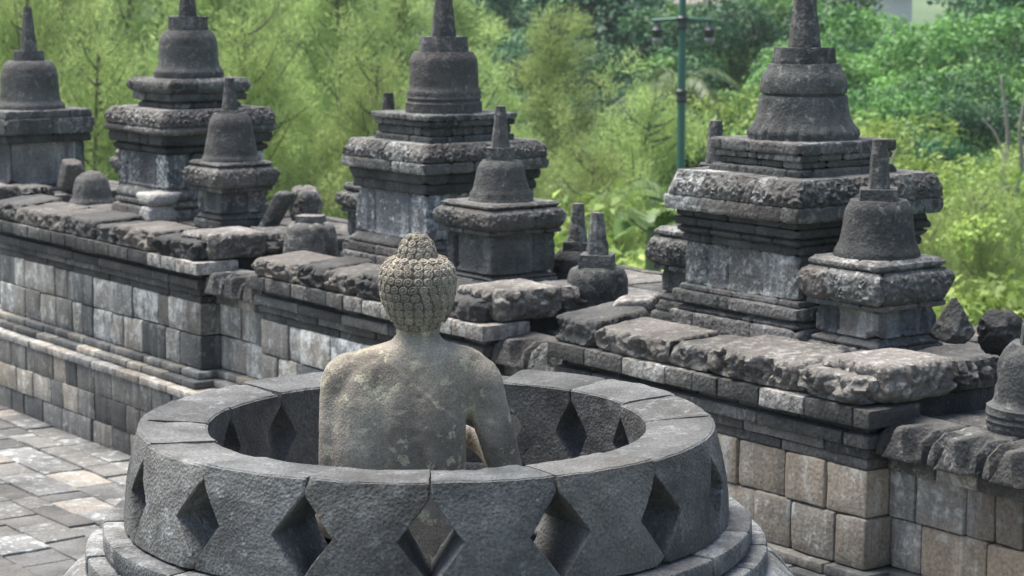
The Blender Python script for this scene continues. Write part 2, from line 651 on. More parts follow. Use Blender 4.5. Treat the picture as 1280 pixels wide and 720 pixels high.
for (a, b) in BAYS:
    s = a - .03
    e = b - .02
    k = 0
    while s < e - .05:
        l = random.uniform(.26, .60)
        if e - (s + l) < .2: l = e - s
        dark = random.random() < .45
        tone = (random.uniform(.55, .8), random.uniform(0, .1), .05) if dark else (random.uniform(.75, 1.15), random.uniform(.1, .5), random.uniform(.1, .4))
        h = random.uniform(.095, .135)
        carved_stone(s + .004, s + l - .004, -.25 - random.uniform(0, .09), .040 + random.uniform(-.012, .004), 1.203, 1.203 + h, r=.018, amp=.009,
                     carve=random.choice([.02, .04, .05]), tone=tone, seed=int(s * 31) % 97 + 3, slope=random.uniform(.08, .3), rise=random.uniform(.02, .10), cell=random.choice([.07, .09, .11]), parent=wall)
        s += l
        k += 1
    # return end of the bay: long stones lying back along the corner
    carved_stone(b - .34, b + .045, -.47, -.06, 1.204, 1.365, r=.03, amp=.010, carve=.028, tone=(1.15, .35, .3), seed=int(b * 7) % 50 + 9, parent=wall)
    carved_stone(b - .30, b + .03, -.76, -.485, 1.204, 1.35, r=.04, amp=.018, carve=.05, tone=(.8, .1, .2), seed=int(b * 7) % 50 + 13, parent=wall)


# antefixes of the recessed bays: leaning blocks with a pointed carved front
def antefix(s0, s1, seed):
    l = s1 - s0
    hx, hy, hz = l / 2, .11, .065
    V, F = rbox(hx, hy, hz, .016, (int(l / .006), 8, 12))
    u = V[:, 0] / hx
    t = (V[:, 2] + hz) / (2 * hz)
    front = smooth(V[:, 1], .02, .09)
    # a pointed central leaf flanked by two lower folds
    tri = np.clip(1 - np.abs(u) * 2.1 - (t - .35) * .9, 0, 1)
    fold = np.clip(1 - np.abs(np.abs(u) - .78) * 5, 0, 1) * np.clip(1 - t * 1.1, 0, 1)
    V[:, 1] += front * (.070 * np.minimum(tri * 5, 1) + .045 * np.minimum(fold * 5, 1) - .02)
    ridge = np.maximum(np.clip(1 - np.abs(u) * 2.4, 0, 1), .75 * np.clip(1 - np.abs(np.abs(u) - .80) * 4.5, 0, 1))
    V[:, 2] -= smooth(V[:, 1], -.06, .10) * t * .062 * (1 - np.minimum(ridge * 1.6, 1))
    V[:, 1] -= .22 * (V[:, 2] + hz)
    F = F[:, ::-1]
    P = wmap(V + np.array([(s0 + s1) / 2, REC - .015, 1.012 + hz]))
    P = erode(P, F, .006, 9, seed)
    mb = MB(); mb.add(P, F, (random.uniform(.6, 1.05), random.uniform(0, .15), random.random() * .4))
    local_build(mb, "antefix_stone", M['coping'], wall, 50)


for i in range(len(BAYS) - 1):
    a, b = BAYS[i][1] + .01, BAYS[i + 1][0] - .01
    n = max(2, round((b - a) / .27))
    ed = np.linspace(a, b, n + 1)
    for k in range(n): antefix(ed[k] + .003, ed[k + 1] - .003, k + i * 7)
    mb_ = MB()
    run(mb_, a, b, .935, 1.008, REC + .03, .3, .16, .3, tone_strip, amp=.005)
    local_build(mb_, "string_course", M['coping'], wall)


# ------------------------------------------------------------ pinnacles
def sq_ring(hw, r, m):
    e = np.concatenate([[-1], np.linspace(-1 + r / hw, 1 - r / hw, m)])
    pts = []
    for k in range(4):
        u, v = e * hw, np.full(m + 1, hw)
        c, s_ = math.cos(k * math.pi / 2), math.sin(k * math.pi / 2)
        x, y = -u, v                      # travels anticlockwise seen from above
        pts.append(np.stack([x * c - y * s_, x * s_ + y * c], 1))
    P = np.concatenate(pts)
    q = np.clip(P, -(hw - r), hw - r)
    d = P - q
    L = np.linalg.norm(d, axis=1, keepdims=True)
    return q + d * r / np.maximum(L, 1e-9)


def loft(rings):
    n = len(rings[0])
    V = np.concatenate(rings)
    k = len(rings)
    i = np.arange(k * n).reshape(k, n)
    j = np.roll(i, -1, 1)
    F = np.stack([i[:-1].ravel(), j[:-1].ravel(), j[1:].ravel(), i[1:].ravel()], 1)
    return V, F


def tier(mb, z0, z1, hw0, hw1=None, shape='flat', m=60, seed=0, amp=.006, carve=0, joints=3, tones=None, r=.012, inner=.16, panel=0, dz=.014, pale_left=False):
    """one course of a square pinnacle, local coordinates, with joints between its blocks"""
    hw1 = hw0 if hw1 is None else hw1
    nz = max(4, int((z1 - z0) / dz))
    t = np.linspace(0, 1, nz + 1)
    b = min(.007, (z1 - z0) * .2)
    zz = np.concatenate([[z0, z0], z0 + b + t * (z1 - z0 - 2 * b), [z1, z1]])
    tt = np.concatenate([[0, 0], t, [1, 1]])
    hh = hw0 + (hw1 - hw0) * tt
    if shape == 'round': hh = hh - (1 - np.sqrt(np.clip(1 - (np.abs(2 * tt - 1)) ** 2.6, 0, 1))) * min(.028, (z1 - z0) * .35)
    if shape == 'cyma': hh = hh - .035 * smooth(tt, .25, 1) ** 1.0
    if shape == 'pillow': hh = hh - .060 * np.clip(tt - .35, 0, 1) ** 1.4
    hh[1] -= b * .8; hh[-2] -= b * .8
    hh[0] -= inner; hh[-1] -= inner
    hh = np.maximum(hh, .03)
    rr = min(r, hw0 * .3)
    rings2, rings = [], []
    for h, z in zip(hh, zz):
        p = sq_ring(h, min(rr, h * .4), m)
        rings.append(np.column_stack([p, np.full(len(p), z)]))
    V, F = loft(rings)
    n = len(rings[0])
    rg = np.random.default_rng(seed * 7 + 1)
    Nn = vnormals(V, F)
    # joints
    side = np.argmax(np.stack([V[:, 1], -V[:, 0], -V[:, 1], V[:, 0]], 1), 1)
    along = np.where(side % 2 == 0, V[:, 0], V[:, 1])
    d = np.zeros(len(V))
    ids = np.zeros(len(V), int)
    for k in range(4):
        js = np.sort(rg.uniform(-.75, .75, joints) * hw0)
        sel = side == k
        for q in js: d[sel] -= .010 * np.exp(-((along[sel] - q) / .0065) ** 2)
        ids[sel] = np.searchsorted(js, along[sel]) + (joints + 1) * k
    horiz = 1 - np.abs(Nn[:, 2])
    if panel:
        u = np.abs(along) / hw0
        d -= panel * smooth(u, .72, .60) * horiz * 1.0 if False else panel * (1 - smooth(u, .60, .68)) * horiz
    P = V + np.array([seed * 3.1, seed * 1.7, 0])
    d += fbm(P, 7, 4, seed) * amp * 1.1 + fbm(P, 30, 2, seed + 4) * amp * .6
    # chipped arrises
    chip = np.clip(fbm(P, 11, 2, seed + 8) - .15, 0, 1)
    edge = np.maximum(np.abs(V[:, 0]), np.abs(V[:, 1])) ** 2
    corner = smooth(np.minimum(np.abs(V[:, 0]), np.abs(V[:, 1])) / hw0, .88, 1.0)
    d -= chip * corner * .025
    if carve: d += ((scrolls(P, .050, seed) - .35) * carve * .9 + (scrolls(P, .026, seed + 3) - .35) * carve * .3) * np.clip(horiz * 1.3, 0, 1)
    V = V + Nn * d[:, None]
    ctr = np.array([0, 0, (z0 + z1) / 2])
    V = chips(V - ctr, 5, min(.022, (z1 - z0) * .2), rg, bias=(1, 1, .8)) + ctr
    base = tones or (lambda: (math.exp(rg.normal(0, .22)), max(0, rg.normal(.05, .16)), rg.random() ** 2 * .5))
    tab = np.array([base() for _ in range((joints + 1) * 4)])
    T = tab[ids[F[:, 0]]]
    if pale_left: T[(side[F[:, 0]] == 2) & (along[F[:, 0]] < -.42 * hw0)] = (2.3, .05, .5)
    mb.add(V, F, T)


def rloft(prof, nseg=72, amp=.004, seed=0, rows=.012, petal=None, facets=0, smoothp=True, ribs=0):
    z = np.array([p[0] for p in prof]); r = np.array([p[1] for p in prof])
    zz, rr = [z[0]], [r[0]]
    for k in range(len(z) - 1):
        c = max(1, int(max(abs(z[k + 1] - z[k]), abs(r[k + 1] - r[k])) / rows))
        for q in range(1, c + 1):
            zz.append(z[k] + (z[k + 1] - z[k]) * q / c); rr.append(r[k] + (r[k + 1] - r[k]) * q / c)
    zz, rr = np.array(zz), np.array(rr)
    if smoothp: rr[1:-1] = .18 * rr[:-2] + .64 * rr[1:-1] + .18 * rr[2:]
    zz = np.concatenate([[zz[0]], zz, [zz[-1]]]); rr = np.concatenate([[.002], rr, [.002]])
    th = np.linspace(0, 2 * np.pi, nseg, endpoint=False)
    f = np.ones(nseg)
    if facets:
        w = np.mod(th, 2 * np.pi / facets) - np.pi / facets
        f = (math.cos(math.pi / facets) / np.cos(w)) ** .85
    rings = [np.column_stack([np.cos(th) * q * f, np.sin(th) * q * f, np.full(nseg, h)]) for q, h in zip(rr, zz)]
    V, F = loft(rings)
    if petal:
        p0, p1, cnt, am = petal
        a = np.arctan2(V[:, 1], V[:, 0])
        tt = (V[:, 2] - p0) / (p1 - p0)
        msk = (tt > 0) & (tt < 1)
        bump = np.abs(np.sin(a * cnt / 2 + tt * .6)) ** .5 * np.sin(np.clip(tt, 0, 1) * np.pi) ** .5 - .45
        rad = np.hypot(V[:, 0], V[:, 1])
        V[:, :2] *= (1 + np.where(msk, bump * am, 0) / np.maximum(rad, .01))[:, None]
    if ribs:
        z0, z1, cnt, am = ribs
        tt = (V[:, 2] - z0) / (z1 - z0)
        msk = (tt > 0) & (tt < 1)
        rad = np.hypot(V[:, 0], V[:, 1])
        V[:, :2] *= (1 + np.where(msk, (np.abs(np.sin(tt * np.pi * cnt)) ** .6 - .6) * am, 0) / np.maximum(rad, .01))[:, None]
    P = V + np.array([seed * 2.3, seed * 1.1, seed * .7])
    Nn = vnormals(V, F)
    V = V + Nn * (fbm(P, 8, 4, seed) * amp * 1.5 + fbm(P, 40, 2, seed + 3) * amp * .7 - np.clip(fbm(P, 14, 2, seed + 5) - .3, 0, 1) * amp * 5)[:, None]
    return V, F


def rpart(prof, name, mat, parent, tone=(1, 0, .2), z_ref=0.0, tilt=(0, 0), **kw):
    V, F = rloft(prof, **kw)
    if tilt != (0, 0):
        zb = V[:, 2].min()
        V[:, 0] += (V[:, 2] - zb) * tilt[0]; V[:, 1] += (V[:, 2] - zb) * tilt[1]
    V[:, 2] -= z_ref
    mb = MB(); mb.add(V, F, tone)
    return mb.build(name, mat, parent, 45)


def pinnacle(s, n, label, sq, bell, collar, spire, seed, small=False, group=None, pale_shaft=True, petal=None, ribs=None, tilt=(0, 0), z_base=None, shaft_tone=None, cap_warm=.2, band=None):
    """sq: dict of part -> list of tiers (z0, z1, hw, shape, carve)"""
    zb = min(t[0] for ts in sq.values() for t in ts)
    root = empty("small_pinnacle" if small else "stupa_pinnacle", W(s, n, zb), label, "pinnacle", group, WROT)
    m = 46 if small else 84
    k = seed
    for part, ts in sq.items():
        mb = MB()
        for (z0, z1, hw, shape, carve) in ts:
            k += 1
            tn = None
            if part == 'shaft' and shaft_tone: tn = (lambda rg=np.random.default_rng(k): tuple(shaft_tone(rg)))
            if part == 'plinth' and not small: tn = (lambda rg=np.random.default_rng(k): (rg.uniform(.8, 1.7), abs(rg.normal(0, .3)), rg.random() * .5))
            if part in ('moulding',): tn = (lambda rg=np.random.default_rng(k): (rg.uniform(.5, .8), 0.03, 0))
            if part in ('carved_cornice', 'cap_slab'): tn = (lambda rg=np.random.default_rng(k): (rg.uniform(.8, 1.35), abs(rg.normal(0, cap_warm)), rg.random() * .5))
            pan = (.016 if part == 'shaft' else 0)
            tier(mb, z0 - zb, z1 - zb, hw, None, shape, m=(int(m * 1.8) if carve > .01 else m), dz=(.008 if carve > .01 else .014), seed=k, carve=carve, joints=(1 if small else 3), tones=tn, panel=pan, amp=.0034, pale_left=(seed == 100 and part == 'carved_cornice'))
        mat = M['shaft'] if (part == 'shaft' and pale_shaft) else M['pinn']
        mb.build(part, mat, root, 42)
    rpart(bell, "bell", M['bell'], root, (random.uniform(.85, 1.15), random.uniform(0, .3), .15), zb, nseg=110, amp=.003, seed=seed, petal=petal, ribs=ribs)
    if collar: rpart(collar, "collar", M['bell'], root, (random.uniform(.9, 1.2), random.uniform(0, .2), .25), zb, nseg=64, amp=.003, seed=seed + 1, facets=8 if not small else 4, smoothp=False)
    if spire: rpart(spire, "spire", M['bell'], root, (random.uniform(.8, 1.1), random.uniform(0, .2), .3), zb, nseg=48, amp=.003, seed=seed + 2, facets=8, smoothp=False, tilt=tilt)
    return root


def main_sq(z, hw):
    """z: base0, base1, shaft0, shaft1, neck1, corn0, corn_mid, corn1, up1.. ; hw in the same order"""
    return z


pinnacle(-1.38, -.92, "large stepped stupa pinnacle on the right with scroll-carved cornice, nearest of the big ones",
         {'plinth': [(1.262, 1.345, .445, 'flat', 0), (1.347, 1.384, .425, 'cyma', 0), (1.386, 1.444, .436, 'flat', 0), (1.446, 1.472, .412, 'flat', 0)],
          'shaft': [(1.474, 1.678, .394, 'flat', .006)],
          'moulding': [(1.680, 1.718, .405, 'flat', 0), (1.720, 1.760, .425, 'round', 0), (1.762, 1.800, .436, 'flat', 0), (1.802, 1.834, .425, 'flat', 0)],
          'carved_cornice': [(1.836, 1.905, .474, 'flat', 0), (1.906, 2.024, .470, 'pillow', .022)],
          'upper_platform': [(2.010, 2.058, .318, 'flat', 0), (2.060, 2.092, .290, 'flat', 0), (2.094, 2.124, .302, 'flat', 0), (2.125, 2.178, .313, 'flat', 0)]},
         [(2.17, .262), (2.187, .262), (2.236, .247), (2.252, .235), (2.30, .217), (2.352, .208), (2.380, .205), (2.385, .188), (2.390, .188), (2.395, .208), (2.452, .203), (2.478, .195), (2.505, .176), (2.531, .168)],
         [(2.528, .152), (2.606, .143)], [(2.60, .078), (3.05, .030)], 100, petal=(2.182, 2.244, 30, .024), shaft_tone=lambda rg: (rg.uniform(.9, 1.6), rg.uniform(0, .3), rg.uniform(.2, .8)))
pinnacle(-4.44, -.94, "large stepped stupa pinnacle behind the statue's head, straight-sided bell over ringed bands",
         {'plinth': [(1.262, 1.330, .442, 'flat', 0), (1.332, 1.386, .425, 'flat', 0), (1.388, 1.448, .415, 'cyma', 0)],
          'shaft': [(1.450, 1.712, .383, 'flat', .003)],
          'moulding': [(1.714, 1.772, .394, 'flat', 0), (1.774, 1.832, .410, 'flat', 0)],
          'carved_cornice': [(1.834, 1.896, .446, 'flat', 0), (1.898, 2.0, .440, 'pillow', .020)],
          'upper_platform': [(1.99, 2.034, .302, 'flat', 0), (2.036, 2.086, .285, 'flat', 0), (2.088, 2.122, .304, 'flat', 0), (2.123, 2.158, .314, 'flat', 0)]},
         [(2.15, .224), (2.212, .224), (2.214, .216), (2.283, .214), (2.290, .205), (2.344, .203), (2.455, .199), (2.487, .190), (2.510, .172)],
         [(2.505, .150), (2.598, .140)], [(2.59, .077), (3.05, .027)], 200, ribs=(2.205, 2.30, 4, .016), shaft_tone=lambda rg: (rg.uniform(1.0, 1.5), 0, rg.uniform(.3, .7)))
pinnacle(-7.80, -1.02, "large eroded stupa pinnacle on the left with cracked brownish cornice and flared bell",
         {'plinth': [(1.262, 1.340, .430, 'flat', 0), (1.342, 1.400, .412, 'round', 0), (1.402, 1.486, .408, 'cyma', 0)],
          'shaft': [(1.488, 1.722, .386, 'flat', .012)],
          'moulding': [(1.724, 1.790, .412, 'round', 0), (1.792, 1.860, .436, 'flat', 0)],
          'carved_cornice': [(1.862, 1.922, .463, 'round', .008), (1.920, 2.035, .456, 'pillow', .026)],
          'upper_platform': [(2.020, 2.084, .276, 'round', 0), (2.086, 2.140, .302, 'flat', .006), (2.142, 2.242, .335, 'round', .008)]},
         [(2.23, .248), (2.291, .248), (2.300, .236), (2.325, .220), (2.37, .211), (2.451, .209), (2.52, .198), (2.55, .185), (2.578, .165)],
         [(2.570, .150), (2.676, .147)], [(2.67, .070), (3.08, .028)], 300, cap_warm=.35, shaft_tone=lambda rg: (rg.uniform(.6, 1.7), 0, rg.uniform(.1, .9)))
pinnacle(-10.55, -1.0, "dark stupa pinnacle at the left edge with rounded bell and whole pointed spire",
         {'plinth': [(1.222, 1.305, .362, 'flat', 0)],
          'shaft': [(1.307, 1.636, .322, 'flat', .004)],
          'moulding': [(1.638, 1.704, .365, 'flat', 0)],
          'carved_cornice': [(1.706, 1.833, .390, 'flat', .006), (1.834, 1.896, .374, 'flat', 0)]},
         [(1.88, .282), (1.93, .280), (1.945, .262), (1.955, .248), (2.061, .236), (2.17, .230), (2.224, .216), (2.262, .196), (2.285, .170)],
         [(2.28, .135), (2.367, .126)], [(2.36, .073), (2.72, .033)], 400)


def small_p(s, n, label, seed, z0, zs, zc0, zc1, zc2, hb, hs, hc, bell, collar, spire, pale=False, low=None):
    sq = {'plinth': [(z0, z0 + (zs - z0) * .55, hb, 'flat', 0), (z0 + (zs - z0) * .57, zs - .002, hb * .965, 'cyma', 0)],
          'shaft': [(zs, zc0 - .028, hs, 'flat', .008)],
          'cap_slab': [(zc0 - .026, zc0 - .002, (hs + hc) / 2, 'flat', 0), (zc0, zc1, hc, 'round', .016), (zc1 + .001, zc2, hc * .88, 'round', .004)]}
    if low: sq['plinth'].insert(0, (low, z0 - .002, hb * 1.06, 'flat', 0))
    return pinnacle(s, n, label, sq, bell, collar, spire, seed, True, "small flanking pinnacles", pale)


small_p(-.66, -.70, "small flanking stupa pinnacle on the right, its carved cap slab broad and its bell ringed", 500, 1.262, 1.366, 1.515, 1.658, 1.705, .215, .190, .250,
        [(1.69, .194), (1.700, .194), (1.735, .190), (1.745, .178), (1.760, .176), (1.772, .167), (1.863, .153), (1.905, .150), (1.930, .142), (1.955, .125)],
        [(1.950, .118), (2.004, .110)], [(2.0, .052), (2.222, .031)], True)
small_p(-3.52, -.69, "small flanking stupa pinnacle beside the statue's head, with wide-lipped bell and square stub spire", 540, 1.262, 1.343, 1.581, 1.692, 1.724, .232, .215, .272,
        [(1.69, .186), (1.735, .180), (1.745, .166), (1.762, .175), (1.775, .160), (1.80, .150), (1.856, .137), (1.905, .130), (1.930, .118), (1.948, .10)],
        [(1.942, .102), (2.016, .094)], [(2.01, .055), (2.240, .027)])
small_p(-6.85, -.83, "small flanking stupa pinnacle on the left, its low bell under a slender spire", 580, 1.262, 1.377, 1.546, 1.684, 1.719, .192, .174, .246,
        [(1.70, .203), (1.742, .197), (1.752, .182), (1.79, .176), (1.91, .153), (1.97, .146), (2.01, .130), (2.04, .108)],
        [(2.038, .100), (2.060, .092)], [(2.05, .061), (2.274, .031)])
sm_bell = [(1.69, .19), (1.735, .185), (1.745, .168), (1.80, .155), (1.90, .146), (1.94, .120), (1.955, .10)]
small_p(-2.05, -.96, "half hidden flanking pinnacle left of the large right pinnacle, its dark spire rising behind", 620, 1.262, 1.366, 1.500, 1.640, 1.690, .215, .190, .250,
        sm_bell, [(1.95, .112), (2.01, .104)], [(2.0, .050), (2.225, .032)], low=1.10)
small_p(-5.06, -.95, "half hidden far flanking pinnacle at the left shoulder of the middle pinnacle", 660, 1.262, 1.366, 1.540, 1.640, 1.690, .215, .190, .245,
        sm_bell, [(1.95, .112), (2.01, .104)], [(2.0, .050), (2.245, .032)], low=1.10)
small_p(-8.39, -1.0, "half hidden far flanking pinnacle behind the left eroded pinnacle, stub spire showing at its left", 700, 1.262, 1.366, 1.540, 1.640, 1.690, .2, .18, .235,
        sm_bell, [(1.95, .112), (2.01, .104)], [(2.0, .050), (2.10, .040)], low=1.10)


def broken_bell(s, n, z, label, bell, collar=None, spire=None, seed=0, tone=(1, 0, .2), ribs=None):
    root = empty("bell_stupa", W(s, n, z), label, "bell stupa", "lone bell stupas on the wall", WROT)
    rpart(bell, "bell", M['bell'], root, tone, 0, nseg=84, amp=.006, seed=seed, ribs=ribs)
    if collar: rpart(collar, "collar", M['bell'], root, tone, 0, nseg=60, amp=.004, seed=seed + 1, facets=4, smoothp=False)
    if spire: rpart(spire, "spire", M['bell'], root, (1.2, 0, .4), 0, nseg=48, amp=.003, seed=seed + 2, facets=8, smoothp=False)
    return root


broken_bell(.50, -.42, 1.135, "dark spireless bell stupa at the right edge, ringed foot and stub collar", [(-.01, .175), (.05, .185), (.105, .188), (.115, .165), (.13, .16), (.22, .158), (.29, .150), (.335, .125), (.36, .098)],
            [(.355, .092), (.43, .080)], None, 31, (.95, 0, .1), ribs=(.01, .115, 4, .010))
broken_bell(-2.72, -.74, 1.185, "bulging bell stupa with pale round spire standing in the gap right of the small pinnacle", [(-.01, .165), (.05, .165), (.06, .148), (.13, .160), (.19, .158), (.235, .140), (.25, .11)],
            [(.245, .128), (.315, .115)], [(.31, .060), (.535, .036)], 41, (1.0, 0, .3))
broken_bell(-5.55, -.68, 1.13, "worn squat bell stupa with cut-off top, left of the middle pinnacle", [(-.01, .17), (.10, .172), (.20, .165), (.27, .150), (.295, .115)], [(.285, .112), (.335, .112)], None, 51, (1.45, .25, .3))
broken_bell(-9.25, -.92, 1.13, "small rounded bell stupa without spire, beside the left edge pinnacle", [(-.01, .17), (.11, .175), (.14, .15), (.22, .14), (.29, .118), (.33, .07), (.345, .02)], None, None, 61, (1.1, .2, .2))
broken_bell(-3.38, -1.12, 1.19, "dark narrow spire of a bell stupa behind the pale round one", [(-.01, .165), (.05, .165), (.12, .150), (.20, .140), (.24, .10)], [(.235, .11), (.29, .10)], [(.28, .058), (.50, .032)], 71, (.75, 0, .1))


# loose stones on the wall top
def loose(label, loc, dims, rot, r=.02, amp=.01, tone=(1, .1, .3), carve=0, seed=0, taper=0.0, name="fallen_stone"):
    V, F = rbox(dims[0] / 2, dims[1] / 2, dims[2] / 2, min(r, min(dims) * .3), tuple(max(6, int(d / .012)) for d in dims))
    if taper: V[:, :2] *= (1 - taper * (V[:, 2:3] / dims[2] + .5))
    P = V + seed
    Nn = vnormals(V, F)
    V = V + Nn * (fbm(P, 6, 4, seed) * amp + ((scrolls(P, .07, seed) - .4) * carve if carve else 0))[:, None]
    V = chips(V, 8, min(dims) * .25, np.random.default_rng(seed + 300))
    Mx = Euler(rot).to_matrix()
    V = V @ np.array(Mx).T
    V[:, 2] -= V[:, 2].min()
    mb = MB(); mb.add(V, F, tone)
    return tag(mb.build(name, M['coping'], None, 50, loc), label, "stone", "loose stones on the wall top")


loose("dark triangular carved stone set on end right of the right small pinnacle", W(-.30, -.80, 1.35), (.20, .16, .19), (0, 0, WROT), r=.02, amp=.01, tone=(.7, .05, .1), carve=.014, seed=5, taper=.72)
loose("rounded dark stone lying behind the triangular carved stone", W(-.22, -1.02, 1.265), (.17, .15, .20), (0, .1, .4), r=.05, amp=.02, tone=(.7, 0, .1), carve=.02, seed=6)
loose("flat slab leaning on edge right of the left small pinnacle", W(-6.45, -.95, 1.262), (.05, .20, .30), (0, R(32), WROT + .5), r=.01, amp=.008, tone=(.9, .1, .2), seed=7)
loose("block with one rounded corner behind the leaning slab", W(-6.52, -1.22, 1.262), (.20, .18, .26), (0, R(10), WROT), r=.04, amp=.02, tone=(1.0, .2, .3), carve=.015, seed=8)
loose("tilted brown block leaning beside the left edge pinnacle", W(-9.75, -.98, 1.262), (.12, .16, .26), (0, R(25), WROT), r=.02, amp=.012, tone=(1.0, .35, .2), seed=9)
loose("big dark carved boulder left of the pale round spire", W(-2.95, -.40, 1.128), (.20, .24, .17), (0, 0, WROT), r=.06, amp=.03, tone=(.75, 0, .2), carve=.03, seed=10)
loose("long flat dark stone behind the big dark carved boulder", W(-3.15, -.74, 1.128), (.30, .30, .12), (R(5), 0, WROT), r=.04, amp=.02, tone=(.9, .05, .3), carve=.01, seed=12)
loose("small flat pale stone on the left end of the right coping", W(-1.93, -.36, 1.33), (.20, .16, .05), (R(6), R(-6), WROT + .6), r=.015, amp=.01, tone=(1.5, .25, .5), seed=11)
loose("pale yellowish weathered block at the foot of the left eroded pinnacle", W(-7.45, -.58, 1.262), (.20, .24, .115), (0, 0, WROT), r=.02, amp=.012, tone=(1.6, .35, 1.0), seed=14)
loose("pale yellowish moulded cap block, topmost of its stack at the left eroded pinnacle", W(-7.45, -.60, 1.382), (.25, .28, .085), (0, 0, WROT), r=.025, amp=.010, tone=(1.6, .3, 1.0), seed=15)

# ------------------------------------------------------------ perforated stupa around the statue
SC = np.array([-0.269, 6.76, 0.0])            # axis
RIM = 1.533
NB = 16
stupa = empty("perforated_stupa", SC, "round dark stone stupa ring pierced by diamond openings, its top open round the statue", "stupa")


def arc_blocks(count, r0, r1, z0, z1, a_off=0.0, gap=.003, prof=None, name="step", tones=None, rnd=.012, amp=.005, nn=(14, 5, 5), jit=.004, jitr=.35):
    mb = MB()
    ed = np.arange(count + 1) * 2 * np.pi / count + a_off
    jj = RNG.uniform(-jitr, jitr, count) * 2 * np.pi / count * .5
    for k in range(count):
        a0, a1 = ed[k] + jj[k], ed[(k + 1) % count] + jj[(k + 1) % count] + (2 * np.pi if k == count - 1 else 0)
        rm = (r0 + r1) / 2
        hx = (a1 - a0) * rm / 2 - gap / 2
        V, F = rbox(hx, (r1 - r0) / 2, (z1 - z0) / 2, min(rnd, (z1 - z0) * .3), nn)
        ang = (a0 + a1) / 2 + V[:, 0] / rm
        rad = V[:, 1] + rm
        z = V[:, 2] + (z0 + z1) / 2 + random.uniform(-jit, jit)
        if prof is not None:
            rad = rad + prof(z) * smooth(V[:, 1], -(r1 - r0) / 2, (r1 - r0) / 2)
        rad = rad + random.uniform(-jit, jit)
        P = np.stack([np.cos(ang) * rad, np.sin(ang) * rad, z], 1)
        F = F[:, ::-1]
        P = erode(P, F, amp, 6, 5 + k)
        mb.add(P, F, (tones or rtone)())
    return mb


def wall_block(k):
    """one hourglass block of the lattice: spans from the middle of one opening to the next"""
    H = .305
    z0 = RIM - H
    R_top, th = .913, .216
    half = math.pi / NB
    zk = np.array([0, .012, .05, .085, .13, .17, .21, .245, .285, .32, .36, .40, .44, .47, .50, .54, .58, .62, .66, .70, .74, .78, .815, .85, .875, .91, .945, .985, 1.0])
    xs = np.concatenate([[-1], np.linspace(-.97, .97, 22), [1]])
    ys = np.concatenate([[-1], np.linspace(-.94, .94, 9), [1]])
    I, J, K, F = _box_topo(len(xs), len(ys), len(zk))
    u, v, t = xs[I], ys[J], zk[K]
    top_extra = 0.0
    lo, mid, hi = .075, .47, .855
    d = np.where(t < mid, (t - lo) / (mid - lo), (hi - t) / (hi - mid))
    d = np.clip(d, 0, 1)
    notch = .0910 / .94                                       # half width of an opening, as an angle
    w = half - (.010 if k == 7 else .0012) - d * notch
    ang = u * w
    # outer face leans out towards the foot, slightly bellied
    out = R_top + .050 * (1 - t) ** .9 + .010 * np.sin(np.pi * t)
    inn = R_top - th + .020 * (1 - t)
    # worn arrises
    e = np.minimum(np.minimum(1 - np.abs(v), 1.0), 1)
    rad = np.where(v > 0, (out + inn) / 2 + v * (out - inn) / 2, (out + inn) / 2 + v * (out - inn) / 2)
    z = z0 + t * H
    edge_tb = (np.abs(v) > .97) & ((t > .995) | (t < .005))
    rad = rad - np.sign(v) * edge_tb * .005
    z = z - edge_tb * (t > .5) * .0025 + edge_tb * (t < .5) * .0015
    edge_u = (np.abs(u) > .985) & (np.abs(v) > .97)
    rad = rad - np.sign(v) * edge_u * .004
    jt = random.uniform(-.005, .005)
    if k == 7: jt = -.022                                     # one block sits lower, behind the statue's right shoulder
    a_c = (k + .5) * 2 * math.pi / NB - math.pi / 2 + .049 + random.uniform(-.003, .003)
    z = z + jt * smooth(t, .3, 1) - .013 * (1 - v) / 2 * smooth(t, .6, 1)      # the rim dips inwards
    rad = rad + random.uniform(-.005, .005)
    P = np.stack([np.cos(a_c + ang) * rad, np.sin(a_c + ang) * rad, z], 1)
    F = F[:, ::-1]
    Nn = vnormals(P, F)
    Q = P + k * .37
    P = P + Nn * (fbm(Q, 7, 4, k) * .006 + fbm(Q, 40, 2, k + 2) * .0022 - np.clip(fbm(Q, 16, 2, k + 9) - .25, 0, 1) * .010)[:, None]
    fr = np.array([[-math.sin(a_c), math.cos(a_c), 0], [math.cos(a_c), math.sin(a_c), 0], [0, 0, 1.0]])
    P = chips(P, 4, .011, np.random.default_rng(k + 50), frame=fr, bias=(1, .8, 1))
    mb = MB(); mb.add(P, F, (random.uniform(.74, 1.2), random.uniform(0, .15), random.random() * .35))
    return mb.build("wall_block", M['stupa'], stupa, 32)


